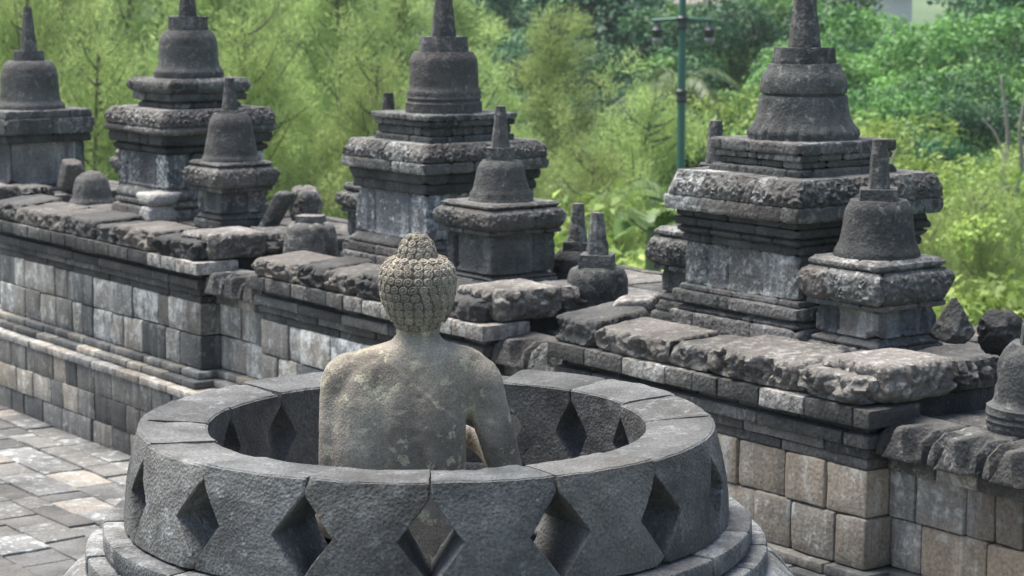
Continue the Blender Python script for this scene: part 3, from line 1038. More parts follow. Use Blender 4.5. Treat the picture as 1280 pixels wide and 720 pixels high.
for k in range(NB): wall_block(k)
arc_blocks(18, .70, 1.030, RIM - .375, RIM - .307, .1, nn=(16, 8, 5), tones=lambda: (random.uniform(.85, 1.6), random.uniform(0, .15), .4)).build("upper_step", M['stupa'], stupa, 35)
arc_blocks(20, .70, 1.082, RIM - .445, RIM - .377, .22, nn=(16, 8, 5), tones=lambda: (random.uniform(.85, 1.6), random.uniform(0, .15), .4)).build("lower_step", M['stupa'], stupa, 35)
flare = MB()
zs = [RIM - .447, RIM - .62, RIM - .80, RIM - .98, RIM - 1.14]
rs = [1.10, 1.245, 1.40, 1.50, 1.55, 1.57]
for q in range(4):
    ra, rb_ = rs[q], rs[q + 1]
    za, zb_ = zs[q], zs[q + 1]
    f = arc_blocks(16 + q * 2, .85, ra, zb_ + .001, za - .001, .15 * q, prof=lambda z, ra=ra, rb_=rb_, za=za, zb_=zb_: (rb_ - ra) * np.clip((za - z) / (za - zb_), 0, 1) ** .8,
                   nn=(18, 5, 10), tones=lambda: (random.uniform(.9, 1.6), random.uniform(0, .2), .5), rnd=.010, amp=.007)
    V, F, T = f.data(); flare.add(V, F, T)
flare.build("bell_flare", M['stupa'], stupa, 35)
base = MB()
for (r1, z0, z1) in ((1.60, .26, .378), (1.68, .13, .258), (1.76, .01, .128), (1.80, -.135, .008)):
    f = arc_blocks(22, .9, r1, z0, z1, r1, nn=(14, 5, 5)); V, F, T = f.data(); base.add(V, F, T)
base.build("lotus_base", M['stupa'], stupa, 35)
fl, ff = rloft([(.02, .86), (1.075, .86)], nseg=64, amp=.004, seed=4, rows=.2, smoothp=False)
m_ = MB(); m_.add(fl, ff, (.9, 0, .2)); m_.build("inner_floor", M['stupa'], stupa, 35)

# ------------------------------------------------------------ the statue
BX, BY = -0.300, 6.78
ZS = 1.090                                    # seat height (floor inside the ring)
statue = empty("buddha_statue", (BX, BY, ZS), "seated stone buddha statue seen from behind inside the stupa ring, right shoulder bare", "statue")


def oval_loft(rows, nseg=40, pw=2.3):
    """rows: (z, cx, cy, half width, half depth)"""
    th = np.linspace(0, 2 * np.pi, nseg, endpoint=False)
    c, s_ = np.cos(th), np.sin(th)
    sx = np.sign(c) * np.abs(c) ** (2 / pw); sy = np.sign(s_) * np.abs(s_) ** (2 / pw)
    rings = []
    r0 = rows[0]; rings.append(np.tile([[r0[1], r0[2], r0[0]]], (nseg, 1)) + np.stack([sx, sy, sx * 0], 1) * .002)
    for (z, cx, cy, a, b) in rows:
        rings.append(np.stack([cx + sx * a, cy + sy * b, np.full(nseg, z)], 1))
    r0 = rows[-1]; rings.append(np.tile([[r0[1], r0[2], r0[0]]], (nseg, 1)) + np.stack([sx, sy, sx * 0], 1) * .002)
    return loft(rings)


def tube(pts, rad, nseg=16, flat=1.0):
    pts = [np.array(p, float) for p in pts]
    rings, a = [], None
    th = np.linspace(0, 2 * np.pi, nseg, endpoint=False)
    for i, p in enumerate(pts):
        d = pts[min(i + 1, len(pts) - 1)] - pts[max(i - 1, 0)]
        d = d / np.linalg.norm(d)
        if a is None:
            ref = np.array([0.013, 0.021, 1.0]) if abs(d[2]) < .9 else np.array([1.0, 0.02, 0.01])
            a = np.cross(d, ref)
        a = a - d * (a @ d)
        a = a / np.linalg.norm(a)
        b = np.cross(d, a)
        ring = p + np.outer(np.cos(th), a) * rad[i] + np.outer(np.sin(th), b) * rad[i] * flat
        if i == 0: rings.append(p + (ring - p) * .02 - d * rad[0] * .5); rings.append(p + (ring - p) * .75 - d * rad[0] * .35)
        rings.append(ring)
        if i == len(pts) - 1: rings.append(p + (ring - p) * .75 + d * rad[i] * .35); rings.append(p + (ring - p) * .02 + d * rad[i] * .5)
    return loft(rings)


def catmull(pts, rad, k=5):
    pts = np.array(pts, float); rad = np.array(rad, float)
    P = np.vstack([2 * pts[0] - pts[1], pts, 2 * pts[-1] - pts[-2]])
    rr = np.concatenate([[rad[0]], rad, [rad[-1]]])
    out, ro = [], []
    for i in range(1, len(P) - 2):
        for q in range(k):
            t = q / k
            p0, p1, p2, p3 = P[i - 1], P[i], P[i + 1], P[i + 2]
            out.append(.5 * (2 * p1 + (p2 - p0) * t + (2 * p0 - 5 * p1 + 4 * p2 - p3) * t * t + (3 * p1 - p0 - 3 * p2 + p3) * t ** 3))
            ro.append(rr[i] + (rr[i + 1] - rr[i]) * (3 * t * t - 2 * t ** 3))
    out.append(pts[-1]); ro.append(rad[-1])
    return out, ro


# head table above the seat: (z, half width, half depth back, centre y); the camera looks at -y, the face at +y
HZ = 0.0
HEAD = [(.722, .056, .062), (.745, .073, .084), (.775, .094, .104), (.815, .110, .120), (.855, .1175, .125), (.890, .118, .123), (.915, .112, .114), (.932, .101, .102), (.943, .087, .088), (.951, .071, .072)]
USH = [(.946, .060, .061), (.968, .057, .058), (.988, .051, .052), (1.008, .040, .041), (1.023, .024, .025), (1.031, .008, .008)]


def build_body():
    mb = MB()
    tor = [(.02, 0, .02, .200, .150), (.08, 0, .01, .180, .138), (.16, 0, -.005, .156, .120), (.25, 0, -.010, .150, .116), (.34, 0, -.012, .155, .120),
           (.42, 0, -.012, .152, .122), (.48, 0, -.010, .164, .118), (.535, -.006, -.008, .190, .108), (.580, -.008, -.004, .214, .098), (.612, -.006, .0, .215, .092), (.634, -.004, .002, .212, .088), (.650, -.002, .004, .204, .082),
           (.663, 0, .006, .172, .076), (.674, 0, .008, .124, .072), (.683, 0, .010, .090, .068), (.694, 0, .012, .074, .065), (.712, 0, .012, .070, .064)]
    mb.add(*oval_loft(tor, 48, 2.35))
    mb.add(*oval_loft([(.60, 0, .010, .088, .072), (.650, 0, .012, .073, .066), (.70, 0, .016, .069, .066), (.755, 0, .02, .070, .068)], 32, 2.0))
    mb.add(*oval_loft([(z, 0, .026, a * .955, b * .955) for z, a, b in HEAD], 40, 2.1))
    mb.add(*oval_loft([(z, 0, .018, a * .93, b * .93) for z, a, b in USH], 32, 2.0))
    # face: jaw, nose, lips, brow
    mb.add(*oval_loft([(.700, 0, .090, .030, .030), (.715, 0, .080, .055, .050), (.75, 0, .070, .078, .066), (.80, 0, .065, .088, .070)], 28, 2.1))
    mb.add(*tube([(0, .148, .835), (0, .160, .805), (0, .168, .785)], [.010, .013, .017], 12))
    mb.add(*tube([(-.026, .134, .758), (0, .146, .757), (.026, .134, .758)], [.007, .010, .007], 10))
    for sg in (-1, 1):
        mb.add(*tube([(sg * .018, .140, .848), (sg * .045, .135, .856), (sg * .072, .112, .846)], [.006, .008, .006], 10))
        mb.add(*tube([(sg * .026, .134, .828), (sg * .045, .130, .826), (sg * .062, .117, .828)], [.008, .012, .008], 10))
        # long ears
        mb.add(*tube(*catmull([(sg * .100, .036, .868), (sg * .109, .030, .842), (sg * .104, .034, .800), (sg * .094, .042, .762), (sg * .084, .050, .738)], [.012, .017, .013, .012, .008]), nseg=12, flat=.7))
    # left arm (viewer's left) under the robe, hanging straight; right arm bare and held clear of the side
    mb.add(*tube(*catmull([(-.150, .0, .585), (-.232, -.004, .574), (-.248, -.008, .46), (-.254, -.005, .33), (-.258, .010, .215)], [.066, .070, .067, .064, .060]), nseg=24))
    mb.add(*tube(*catmull([(-.258, .010, .215), (-.240, .12, .22), (-.165, .215, .27), (-.085, .235, .32)], [.050, .046, .038, .028]), nseg=20))
    mb.add(*tube(*catmull([(.120, .0, .585), (.192, .0, .566), (.226, -.004, .468), (.262, -.002, .34), (.292, .012, .225)], [.064, .073, .066, .059, .052]), nseg=24))
    mb.add(*tube(*catmull([(.292, .012, .225), (.270, .12, .24), (.195, .205, .31), (.085, .235, .37)], [.046, .042, .035, .026]), nseg=20))
    mb.add(*oval_loft([(.06, -.175, .0, .100, .060), (.20, -.165, -.010, .115, .104), (.35, -.165, -.012, .115, .112), (.50, -.165, -.010, .110, .106), (.575, -.150, -.004, .095, .094), (.625, -.12, .0, .070, .084)], 20))
    # crossed legs and lap
    for sg in (-1, 1):
        mb.add(*tube(*catmull([(sg * .09, .02, .085), (sg * .22, .12, .085), (sg * .345, .24, .075)], [.105, .092, .075]), nseg=24))
        mb.add(*tube(*catmull([(sg * .345, .24, .075), (sg * .20, .335, .065 + .02 * sg), (-sg * .06, .30, .085 + .03 * sg)], [.075, .058, .045]), nseg=20))
        mb.add(*tube([(-sg * .06, .30, .095 + .03 * sg), (-sg * .13, .27, .115 + .03 * sg), (-sg * .19, .24, .12 + .03 * sg)], [.036, .034, .022], 14))
    mb.add(*oval_loft([(.0, 0, .06, .25, .20), (.10, 0, .06, .22, .18)], 32, 2.2))
    V, F, T = mb.data()
    tmp = mesh_obj("body", V, F, None, M['buddha'], None, 0)
    rm = tmp.modifiers.new("remesh", 'REMESH'); rm.mode = 'VOXEL'; rm.voxel_size = .0065; rm.use_smooth_shade = True
    sm = tmp.modifiers.new("smooth", 'SMOOTH'); sm.factor = .5; sm.iterations = 26
    dg = bpy.context.evaluated_depsgraph_get()
    me = bpy.data.meshes.new_from_object(tmp.evaluated_get(dg))
    old = tmp.data
    tmp.modifiers.clear()
    tmp.data = me
    bpy.data.meshes.remove(old)
    nv = len(me.vertices)
    co = np.zeros(nv * 3); me.vertices.foreach_get("co", co); co = co.reshape(-1, 3)
    no = np.zeros(nv * 3); me.vertices.foreach_get("normal", no); no = no.reshape(-1, 3)
    back = smooth(-no[:, 1], .0, .5)
    # robe: covers the left shoulder, its hem runs from the left of the neck to under the right arm
    line = (co[:, 2] - .640) * 1.0 + (co[:, 0] + .095) * .86
    body = (co[:, 2] < .665) & (co[:, 0] < .160)
    robe = smooth(-line, -.002, .003) * np.where(body, 1, 0) * back
    d = robe * .0055
    d += np.exp(-(line / .0035) ** 2) * .003 * np.where(body, 1, 0) * back
    # neck crease and shallow spine / shoulder-blade modelling
    d -= .004 * np.exp(-((co[:, 2] - .706) / .004) ** 2) * (np.abs(co[:, 0]) < .1)
    d -= .005 * np.exp(-(co[:, 0] / .030) ** 2) * smooth(co[:, 2], .10, .25) * (1 - smooth(co[:, 2], .52, .6)) * back
    for sg in (-1, 1):
        d += .006 * np.exp(-((co[:, 0] - sg * .105) / .055) ** 2 - ((co[:, 2] - .445) / .075) ** 2) * back
    d += fbm(co, 9, 4, 3) * .0035 + fbm(co, 70, 2, 8) * .0010 - np.clip(fbm(co, 26, 3, 12) - .32, 0, 1) * .012
    co = co + no * d[:, None]
    me.vertices.foreach_set("co", co.ravel())
    at = me.attributes.new("tone", 'FLOAT_VECTOR', 'FACE')
    at.data.foreach_set("vector", np.tile([1.0, 0.0, .25], len(me.polygons)).astype(np.float32))
    me.polygons.foreach_set("use_smooth", np.ones(len(me.polygons), dtype=bool))
    me.materials.clear(); me.materials.append(M['buddha'])
    me.update()
    tmp.parent = statue
    return tmp


build_body()


def build_hair():
    """snail curls in rows over the skull and the top knot, plus the cap they grow from"""
    mb = MB()
    mb.add(*oval_loft([(z, 0, .020, a * .965, b * .965) for z, a, b in HEAD if z > .73], 48, 2.1), tone=(.62, 0, 0))
    mb.add(*oval_loft([(z, 0, .016, a * .95, b * .95) for z, a, b in USH], 36, 2.0), tone=(.62, 0, 0))

    def curl(p, nrm, r, ph, sg):
        nrm = nrm / np.linalg.norm(nrm)
        a = np.cross(nrm, [0, 0, 1.0]); a /= max(np.linalg.norm(a), 1e-6)
        b = np.cross(nrm, a)
        k = 26
        th = np.linspace(0, 2 * np.pi * 1.5, k)
        q = np.linspace(1, .18, k)
        pts = [p + a * math.cos(sg * t + ph) * r * g + b * math.sin(sg * t + ph) * r * g + nrm * (r * (.26 + .38 * (1 - g))) for t, g in zip(th, q)]
        rad = [r * (.24 * (.72 + .28 * g)) for g in q]
        V, F = tube(pts, rad, 7)
        v = random.uniform(.85, 1.15)
        mb.add(V, F, (v * .9, 0, random.random() * .3))
        # the boss under the curl
        n2 = 12
        t2 = np.linspace(0, 2 * np.pi, n2, endpoint=False)
        rings = []
        for f, h in ((1.12, -.35), (1.05, .10), (.75, .38), (.3, .52), (.02, .54)):
            rings.append(p + np.outer(np.cos(t2), a) * r * f + np.outer(np.sin(t2), b) * r * f + nrm * r * h)
        V, F = loft(rings)
        mb.add(V, F, (v * .75, 0, .0))

    zt = [h[0] for h in HEAD]
    row = 0
    z = .738
    while z < .949:
        a = np.interp(z, zt, [h[1] for h in HEAD]); b = np.interp(z, zt, [h[2] for h in HEAD])
        a2 = np.interp(z + .006, zt, [h[1] for h in HEAD])
        slope = (a - a2) / .006
        per = 2 * math.pi * math.sqrt((a * a + b * b) / 2)
        cnt = max(9, int(per / .0300))
        for k in range(cnt):
            t = 2 * math.pi * (k + (row % 2) * .5) / cnt
            x, y = math.cos(t), math.sin(t)
            if y > .35 and z < .86: continue           # the face stays bare
            nrm = np.array([x / a, y / b, slope / a * 1.0])
            if y > -.2 and z < .80 and abs(x) > .93: continue
            p = np.array([x * a * .985, .020 + y * b * .985, z + random.uniform(-.0015, .0015)])
            curl(p, nrm, random.uniform(.0138, .0150), random.uniform(-.5, .5) + 1.2, 1 if x > 0 else -1)
        z += .0248 if z < .90 else .0165
        row += 1
    zt = [h[0] for h in USH]
    for z in (.961, .981, 1.000, 1.017):
        a = np.interp(z, zt, [h[1] for h in USH])
        cnt = max(5, int(2 * math.pi * a / .0275))
        for k in range(cnt):
            t = 2 * math.pi * (k + (row % 2) * .5) / cnt
            x, y = math.cos(t), math.sin(t)
            curl(np.array([x * a * .97, .016 + y * a * .97, z]), np.array([x, y, .25 + (z - .965) * 14]), .0125, random.uniform(-.5, .5) + 1.2, 1)
        row += 1
    curl(np.array([0, .016, 1.027]), np.array([0.02, -.05, 1.0]), .010, 0, 1)
    return mb.build("hair", M['buddha'], statue, 60)


build_hair()


def build_hand(sg):
    """teaching hand in front of the chest: palm, four curled fingers and a thumb"""
    mb = MB()
    w = np.array([sg * .085, .235, .345 + .025 * sg])
    inw = np.array([-sg * 1.0, 0.15, 0.25]); inw /= np.linalg.norm(inw)
    up = np.array([sg * .2, .1, 1.0]); up /= np.linalg.norm(up)
    out = np.cross(inw, up) * sg
    mb.add(*tube([w, w + inw * .03, w + inw * .062, w + inw * .08], [.022, .030, .034, .030], 16, .55))
    for k, ln in enumerate((.062, .070, .066, .050)):
        b0 = w + inw * .078 + up * (.026 - .0175 * k)
        p1 = b0 + inw * ln * .45
        p2 = p1 + inw * ln * .20 + np.array([0, .022, .002])
        p3 = p2 + np.array([0, .018, 0]) - inw * ln * .22
        mb.add(*tube(*catmull([b0 - inw * .02, b0, p1, p2, p3], [.0088, .0088, .0082, .0075, .006]), nseg=10))
    t0 = w + inw * .022 + up * .020
    mb.add(*tube(*catmull([t0, t0 + up * .026 + inw * .012, t0 + up * .040 + inw * .034 + np.array([0, .012, 0])], [.012, .0105, .008]), nseg=10))
    return mb.build("hand", M['buddha'], statue, 60)


for sg in (-1, 1): build_hand(sg)


# ------------------------------------------------------------ vegetation
def foliage(name, dark, light, rough=.55, trans=.35, spec=.3):
    m, nt, N, L, B = _nodes(name)
    at = N.new("ShaderNodeAttribute"); at.attribute_name = "tone"
    sep = N.new("ShaderNodeSeparateXYZ"); L.new(at.outputs["Vector"], sep.inputs[0])
    oi = N.new("ShaderNodeObjectInfo")
    mx = N.new("ShaderNodeMix"); mx.data_type = 'RGBA'
    mx.inputs[6].default_value = (*dark, 1); mx.inputs[7].default_value = (*light, 1)
    L.new(sep.outputs["X"], mx.inputs[0])
    hs = N.new("ShaderNodeHueSaturation")
    mr = N.new("ShaderNodeMapRange")
    mr.inputs["To Min"].default_value = .82; mr.inputs["To Max"].default_value = 1.2
    L.new(oi.outputs["Random"], mr.inputs["Value"]); L.new(mr.outputs[0], hs.inputs["Value"])
    mh = N.new("ShaderNodeMapRange")
    mh.inputs["To Min"].default_value = .494; mh.inputs["To Max"].default_value = .512
    L.new(oi.outputs["Random"], mh.inputs["Value"]); L.new(mh.outputs[0], hs.inputs["Hue"])
    L.new(mx.outputs[2], hs.inputs["Color"])
    L.new(hs.outputs[0], B.inputs["Base Color"])
    B.inputs["Roughness"].default_value = rough
    B.inputs["Specular IOR Level"].default_value = spec
    tr = N.new("ShaderNodeBsdfTranslucent")
    L.new(hs.outputs[0], tr.inputs["Color"])
    ms = N.new("ShaderNodeMixShader"); ms.inputs[0].default_value = trans
    L.new(B.outputs[0], ms.inputs[1]); L.new(tr.outputs[0], ms.inputs[2])
    L.new(ms.outputs[0], N["Material Output"].inputs["Surface"])
    return m


def bark(name, a, b):
    m, nt, N, L, B = _nodes(name)
    tc = N.new("ShaderNodeTexCoord")
    mp = N.new("ShaderNodeMapping"); mp.inputs["Scale"].default_value = (4, 4, 1)
    n = N.new("ShaderNodeTexNoise"); n.inputs["Scale"].default_value = 2.5; n.inputs["Detail"].default_value = 6
    L.new(tc.outputs["Object"], mp.inputs[0]); L.new(mp.outputs[0], n.inputs["Vector"])
    mx = N.new("ShaderNodeMix"); mx.data_type = 'RGBA'
    mx.inputs[6].default_value = (*a, 1); mx.inputs[7].default_value = (*b, 1)
    L.new(n.outputs["Fac"], mx.inputs[0]); L.new(mx.outputs[2], B.inputs["Base Color"])
    bp = N.new("ShaderNodeBump"); bp.inputs["Distance"].default_value = .05
    L.new(n.outputs["Fac"], bp.inputs["Height"]); L.new(bp.outputs[0], B.inputs["Normal"])
    B.inputs["Roughness"].default_value = .9
    return m


M['leaf_mid'] = foliage("broad_leaf_green", (0.030, 0.095, 0.030), (0.21, 0.39, 0.09))
M['leaf_dark'] = foliage("broad_leaf_dark", (0.020, 0.068, 0.032), (0.10, 0.23, 0.085))
M['leaf_yellow'] = foliage("broad_leaf_yellow", (0.12, 0.19, 0.035), (0.40, 0.50, 0.12))
M['needle'] = foliage("feathery_needle", (0.20, 0.28, 0.085), (0.45, 0.55, 0.20), trans=.55)
M['palm'] = foliage("palm_frond", (0.07, 0.12, 0.045), (0.21, 0.29, 0.11), rough=.4)
M['bark'] = bark("tree_bark", (0.06, 0.05, 0.04), (0.15, 0.13, 0.11))
M['bark_pale'] = bark("pale_tree_bark", (0.15, 0.135, 0.11), (0.30, 0.28, 0.25))


def leaf_quads(c, d, up, ln, wd):
    """rhombus leaves: centre of the stalk c, direction d, face normal roughly up"""
    d = d / np.maximum(np.linalg.norm(d, axis=1, keepdims=True), 1e-6)
    sdir = np.cross(d, up); sdir /= np.maximum(np.linalg.norm(sdir, axis=1, keepdims=True), 1e-6)
    nrm = np.cross(sdir, d)
    ln = np.asarray(ln)[:, None]; wd = np.asarray(wd)[:, None]
    a = c
    b = c + d * ln * .45 + sdir * wd * .5 + nrm * wd * .12
    e = c + d * ln - nrm * ln * .10
    f = c + d * ln * .45 - sdir * wd * .5 + nrm * wd * .12
    V = np.stack([a, b, e, f], 1).reshape(-1, 3)
    F = np.arange(len(V)).reshape(-1, 4)
    return V, F


def rand_dir(rg, n):
    v = rg.normal(size=(n, 3))
    return v / np.linalg.norm(v, axis=1, keepdims=True)


def limb_mb(mb, pts, r0, r1, nseg=8, k=5):
    P, Rr = catmull(pts, np.linspace(r0, r1, len(pts)), k)
    V, F = tube(P, Rr, nseg)
    mb.add(V, F)


def new_tree(name, label, cat, group, trunk_mb, crown_mb, leaf_mat, bark_mat):
    root = empty(name, (0, 0, 0), label, cat, group)
    trunk_mb.build("trunk", bark_mat, root, 0)
    if crown_mb: crown_mb.build("crown", leaf_mat, root, 0)
    return root


def broad_tree(name, label, seed, H=12.0, Rc=4.6, base=.30, clumps=90, per=230, leaf=.26, mat='leaf_mid', conic=0.0, group=None, flat=1.0, bark_mat='bark', clump_r=(.6, 1.25)):
    rg = np.random.default_rng(seed)
    tb, cb = MB(), MB()
    fork = H * (base + .12)
    limb_mb(tb, [(0, 0, -.4), (rg.normal(0, .1), rg.normal(0, .1), fork * .5), (rg.normal(0, .2), rg.normal(0, .2), fork)], H * .026, H * .017, 10)
    zc, hz = H * (1 + base) / 2, H * (1 - base) / 2 * flat
    lobes = rand_dir(rg, 9)
    amp = rg.uniform(-.25, .35, 9)
    C = []
    while len(C) < clumps:
        v = rand_dir(rg, 1)[0]
        lob = 1 + sum(a * max(0, v @ l) ** 5 for a, l in zip(amp, lobes))
        q = rg.random() ** .38
        p = v * q * lob * np.array([Rc, Rc, hz])
        if conic: p[:2] *= np.clip(1 - conic * (p[2] / hz + .2), .15, 1.4)
        if p[2] < -hz * .62 and rg.random() < .7: continue
        C.append(p + np.array([0, 0, zc]))
    C = np.array(C)
    top = np.array([0, 0, fork])
    for i in rg.choice(len(C), 16, replace=False):
        p = C[i]
        mid = top * .45 + p * .55 + np.array([0, 0, -.35])
        limb_mb(tb, [top * [1, 1, rg.uniform(.7, 1)], mid, p], H * .010, .03, 6, 4)
    for p in C:
        r = rg.uniform(*clump_r)
        n = int(per * (r / .95) ** 2)
        v = rand_dir(rg, n)
        v[:, 2] = np.where(v[:, 2] < -.25, -v[:, 2], v[:, 2])
        q = rg.uniform(.72, 1.05, n)[:, None]
        pos = p + v * q * r * np.array([1.15, 1.15, .75])
        pos += rg.normal(0, .06, (n, 3))
        d = rand_dir(rg, n) + np.array([0, 0, -.35])
        up = np.array([0, 0, .7]) + v * 1.1 + rand_dir(rg, n) * .35
        ln = leaf * rg.uniform(.7, 1.35, n)
        V, F = leaf_quads(pos, d, up, ln, ln * rg.uniform(.5, .72, n))
        t = np.clip(rg.normal(.45, .28) + rg.normal(0, .12, n), 0, 1)
        cb.add(V, F, np.stack([t, t * 0, t * 0], 1))
    return new_tree(name, label, "tree", group, tb, cb, M[mat], M[bark_mat])


def feather_tree(name, label, seed, H=16.0, Rc=3.6, base=.18, branches=90, mat='needle', group=None, needle=.25, per=88, bark_mat='bark', tufts=11):
    """casuarina-like: upswept thin branches carrying drooping needle tufts"""
    rg = np.random.default_rng(seed)
    tb, cb = MB(), MB()
    lean = rg.normal(0, .35, 2)
    trunk = lambda z: np.array([lean[0] * (z / H) ** 2 + .15 * math.sin(z * .7), lean[1] * (z / H) ** 2, z])
    limb_mb(tb, [trunk(-.4) * [0, 0, 1], trunk(H * .3), trunk(H * .6), trunk(H * .97)], H * .015, .03, 9, 6)
    for k in range(branches):
        f = base + (1 - base) * (k + rg.random()) / branches
        z = H * f
        a = k * 2.4 + rg.normal(0, .5)
        span = Rc * (1.10 - f) ** .62 * rg.uniform(.55, 1.12)
        st = trunk(z * .96)
        rise = rg.uniform(.25, .9)
        dirv = np.array([math.cos(a), math.sin(a), 0])
        end = st + dirv * span + np.array([0, 0, span * rise])
        mid = (st + end) / 2 + np.array([0, 0, -.12 * span])
        limb_mb(tb, [st, mid, end], .032, .008, 5, 3)
        tv = rg.normal(.45, .16)
        nt = max(3, int(tufts * span / Rc * 1.2))
        for j in range(nt):
            t = (j + rg.random()) / nt
            t = .18 + .85 * t
            p = st * (1 - t) ** 2 + 2 * mid * t * (1 - t) + end * t * t + rg.normal(0, .22, 3) * (.5 + t)
            n = int(per * rg.uniform(.6, 1.3))
            d = rand_dir(rg, n) * .85 + dirv * .35 + np.array([0, 0, rg.uniform(-.1, .8)])
            d = d / np.linalg.norm(d, axis=1, keepdims=True)
            st_ = p + rg.normal(0, .17, (n, 3))
            ln = needle * rg.uniform(.6, 1.4, n)
            V, F = leaf_quads(st_, d, rand_dir(rg, n), ln, rg.uniform(.018, .034, n))
            tt = np.clip(tv + rg.normal(0, .13) + rg.normal(0, .10, n), 0, 1)
            cb.add(V, F, np.stack([tt, tt * 0, tt * 0], 1))
    return new_tree(name, label, "tree", group, tb, cb, M[mat], M[bark_mat])


def palm_tree(name, label, seed, H=11.0, fl=3.4, fronds=22, group=None, trunk_r=.16, up=0.6):
    rg = np.random.default_rng(seed)
    tb, cb = MB(), MB()
    bend = rg.normal(0, .5, 2)
    limb_mb(tb, [(0, 0, -.4), (bend[0] * .25, bend[1] * .25, H * .5), (bend[0], bend[1], H)], trunk_r, trunk_r * .65, 10)
    top = np.array([bend[0], bend[1], H])
    for k in range(fronds):
        a = k * 2.4 + rg.normal(0, .15)
        el = rg.uniform(-.25, 1.15) * up + .1
        L_ = fl * rg.uniform(.8, 1.1)
        dv = np.array([math.cos(a), math.sin(a), 0])
        m = 26
        t = np.linspace(0, 1, m)
        P = top + np.outer(t * L_ * math.cos(el), dv) + np.outer(t * L_ * math.sin(el) - t ** 2.2 * L_ * (.55 + .2 * el), [0, 0, 1])
        V, F = tube(list(P), list(np.linspace(.035, .008, m)), 5)
        cb.add(V, F, (.75, 0, 0))
        tang = np.gradient(P, axis=0); tang /= np.linalg.norm(tang, axis=1, keepdims=True)
        sd = np.cross(tang, [0, 0, 1.0]); sd /= np.linalg.norm(sd, axis=1, keepdims=True)
        tv = rg.normal(.5, .18)
        for sg in (-1, 1):
            for q in np.linspace(.10, .99, 40):
                i = q * (m - 1); i0 = min(int(i), m - 2); w = i - i0
                p = P[i0] * (1 - w) + P[i0 + 1] * w
                d = sd[i0] * sg + tang[i0] * .7 + np.array([0, 0, -.35]) + rg.normal(0, .08, 3)
                ln = .62 * fl / 3.4 * math.sin(math.pi * (.12 + .80 * q)) ** .6
                V, F = leaf_quads(p[None], d[None], np.array([[0, 0, 1.0]]), [ln], [.06])
                cb.add(V, F, (np.clip(tv + rg.normal(0, .08), 0, 1), 0, 0))
    return new_tree(name, label, "palm", group, tb, cb, M['palm'], M['bark'])


def banana_plant(name, label, seed, loc, leaves=5, ln=.85):
    rg = np.random.default_rng(seed)
    tb = MB()
    limb_mb(tb, [(0, 0, -.4), (0.03, 0, 1.2), (0.05, 0.02, 2.2)], .14, .08, 10)
    root = empty(name, loc, label, "plant")
    tb.build("stem", M['palm'], root, 0)
    for k in range(leaves):
        a = k * 2.1 + rg.normal(0, .3)
        el = rg.uniform(.5, 1.25)
        m, w_ = 22, 7
        t = np.linspace(0, 1, m)
        dv = np.array([math.cos(a), math.sin(a), 0])
        L_ = ln * rg.uniform(.75, 1.1)
        P = np.array([.05, .02, 2.1]) + np.outer(t * L_ * math.cos(el), dv) + np.outer(t * L_ * math.sin(el) - t ** 2 * L_ * .75, [0, 0, 1])
        tang = np.gradient(P, axis=0); tang /= np.linalg.norm(tang, axis=1, keepdims=True)
        sd = np.cross(tang, [0, 0, 1.0]); sd /= np.linalg.norm(sd, axis=1, keepdims=True)
        wid = .30 * np.sin(np.pi * np.clip(t * 1.02 - .02, 0, 1) ** .7) ** .6 * (t > .12)
        us = np.linspace(-1, 1, w_)
        V = (P[:, None] + sd[:, None] * (us[None, :, None] * wid[:, None, None]) + np.array([0, 0, 1.0]) * (np.abs(us)[None, :, None] * wid[:, None, None] * .35 + .03 * np.sin(t * 40 + k)[:, None, None] * np.abs(us)[None, :, None])).reshape(-1, 3)
        i = np.arange(m * w_).reshape(m, w_)
        F = np.stack([i[:-1, :-1].ravel(), i[1:, :-1].ravel(), i[1:, 1:].ravel(), i[:-1, 1:].ravel()], 1)
        mb = MB(); mb.add(V, F, (rg.uniform(.4, 1), 0, 0))
        mb.build("leaf", M['palm'], root, 0)
    return root


def at(px, py, Y):
    """real point at depth Y seen at (px, py) of the 1280 px photograph"""
    u, v = (px - 640) / FPX, -(py - 360) / FPX
    c, s_ = math.cos(PITCH), math.sin(PITCH)
    d = Vector((u, c + v * s_, -s_ + v * c))
    return d * (Y / d.y) + Vector((0, 0, CAM_H))


PROTO = {}
PH = {}


def reg(key, root, H):
    PROTO[key], PH[key] = root, H
    root["_unused"] = 1


reg('feather1', feather_tree("feathery_tree", "proto", 1, 16, 4.4, .12, 110), 16)
reg('feather2', feather_tree("feathery_tree", "proto", 2, 16, 3.6, .12, 95), 16)
reg('feather3', feather_tree("feathery_tree", "proto", 3, 12, 4.0, .15, 85, needle=.22), 12)
reg('mid1', broad_tree("broadleaf_tree", "proto", 11, 13, 5.4, .28, 100, 520, .165), 13.2)
reg('mid2', broad_tree("broadleaf_tree", "proto", 12, 12, 4.6, .25, 86, 520, .155), 12.2)
reg('dark1', broad_tree("dark_tree", "proto", 21, 14, 5.2, .22, 100, 480, .18, 'leaf_dark'), 14.2)
reg('dark2', broad_tree("dark_tree", "proto", 22, 13, 3.8, .18, 110, 460, .165, 'leaf_dark', conic=.45), 13)
reg('yellow1', broad_tree("pale_green_tree", "proto", 31, 9, 3.6, .30, 95, 480, .12, 'leaf_yellow', clump_r=(.40, .85)), 9.2)
reg('yellow2', broad_tree("pale_green_tree", "proto", 32, 8, 3.0, .28, 80, 480, .11, 'leaf_yellow', clump_r=(.35, .75)), 8.2)
reg('bush', broad_tree("leafy_bush", "proto", 41, 5, 2.6, .10, 70, 330, .15, 'leaf_yellow', clump_r=(.35, .75)), 5.1)
reg('palm1', palm_tree("palm_tree", "proto", 51), 11.8)
reg('palm2', palm_tree("palm_tree", "proto", 52, 7.0, 3.0, 20), 7.8)
used = set()


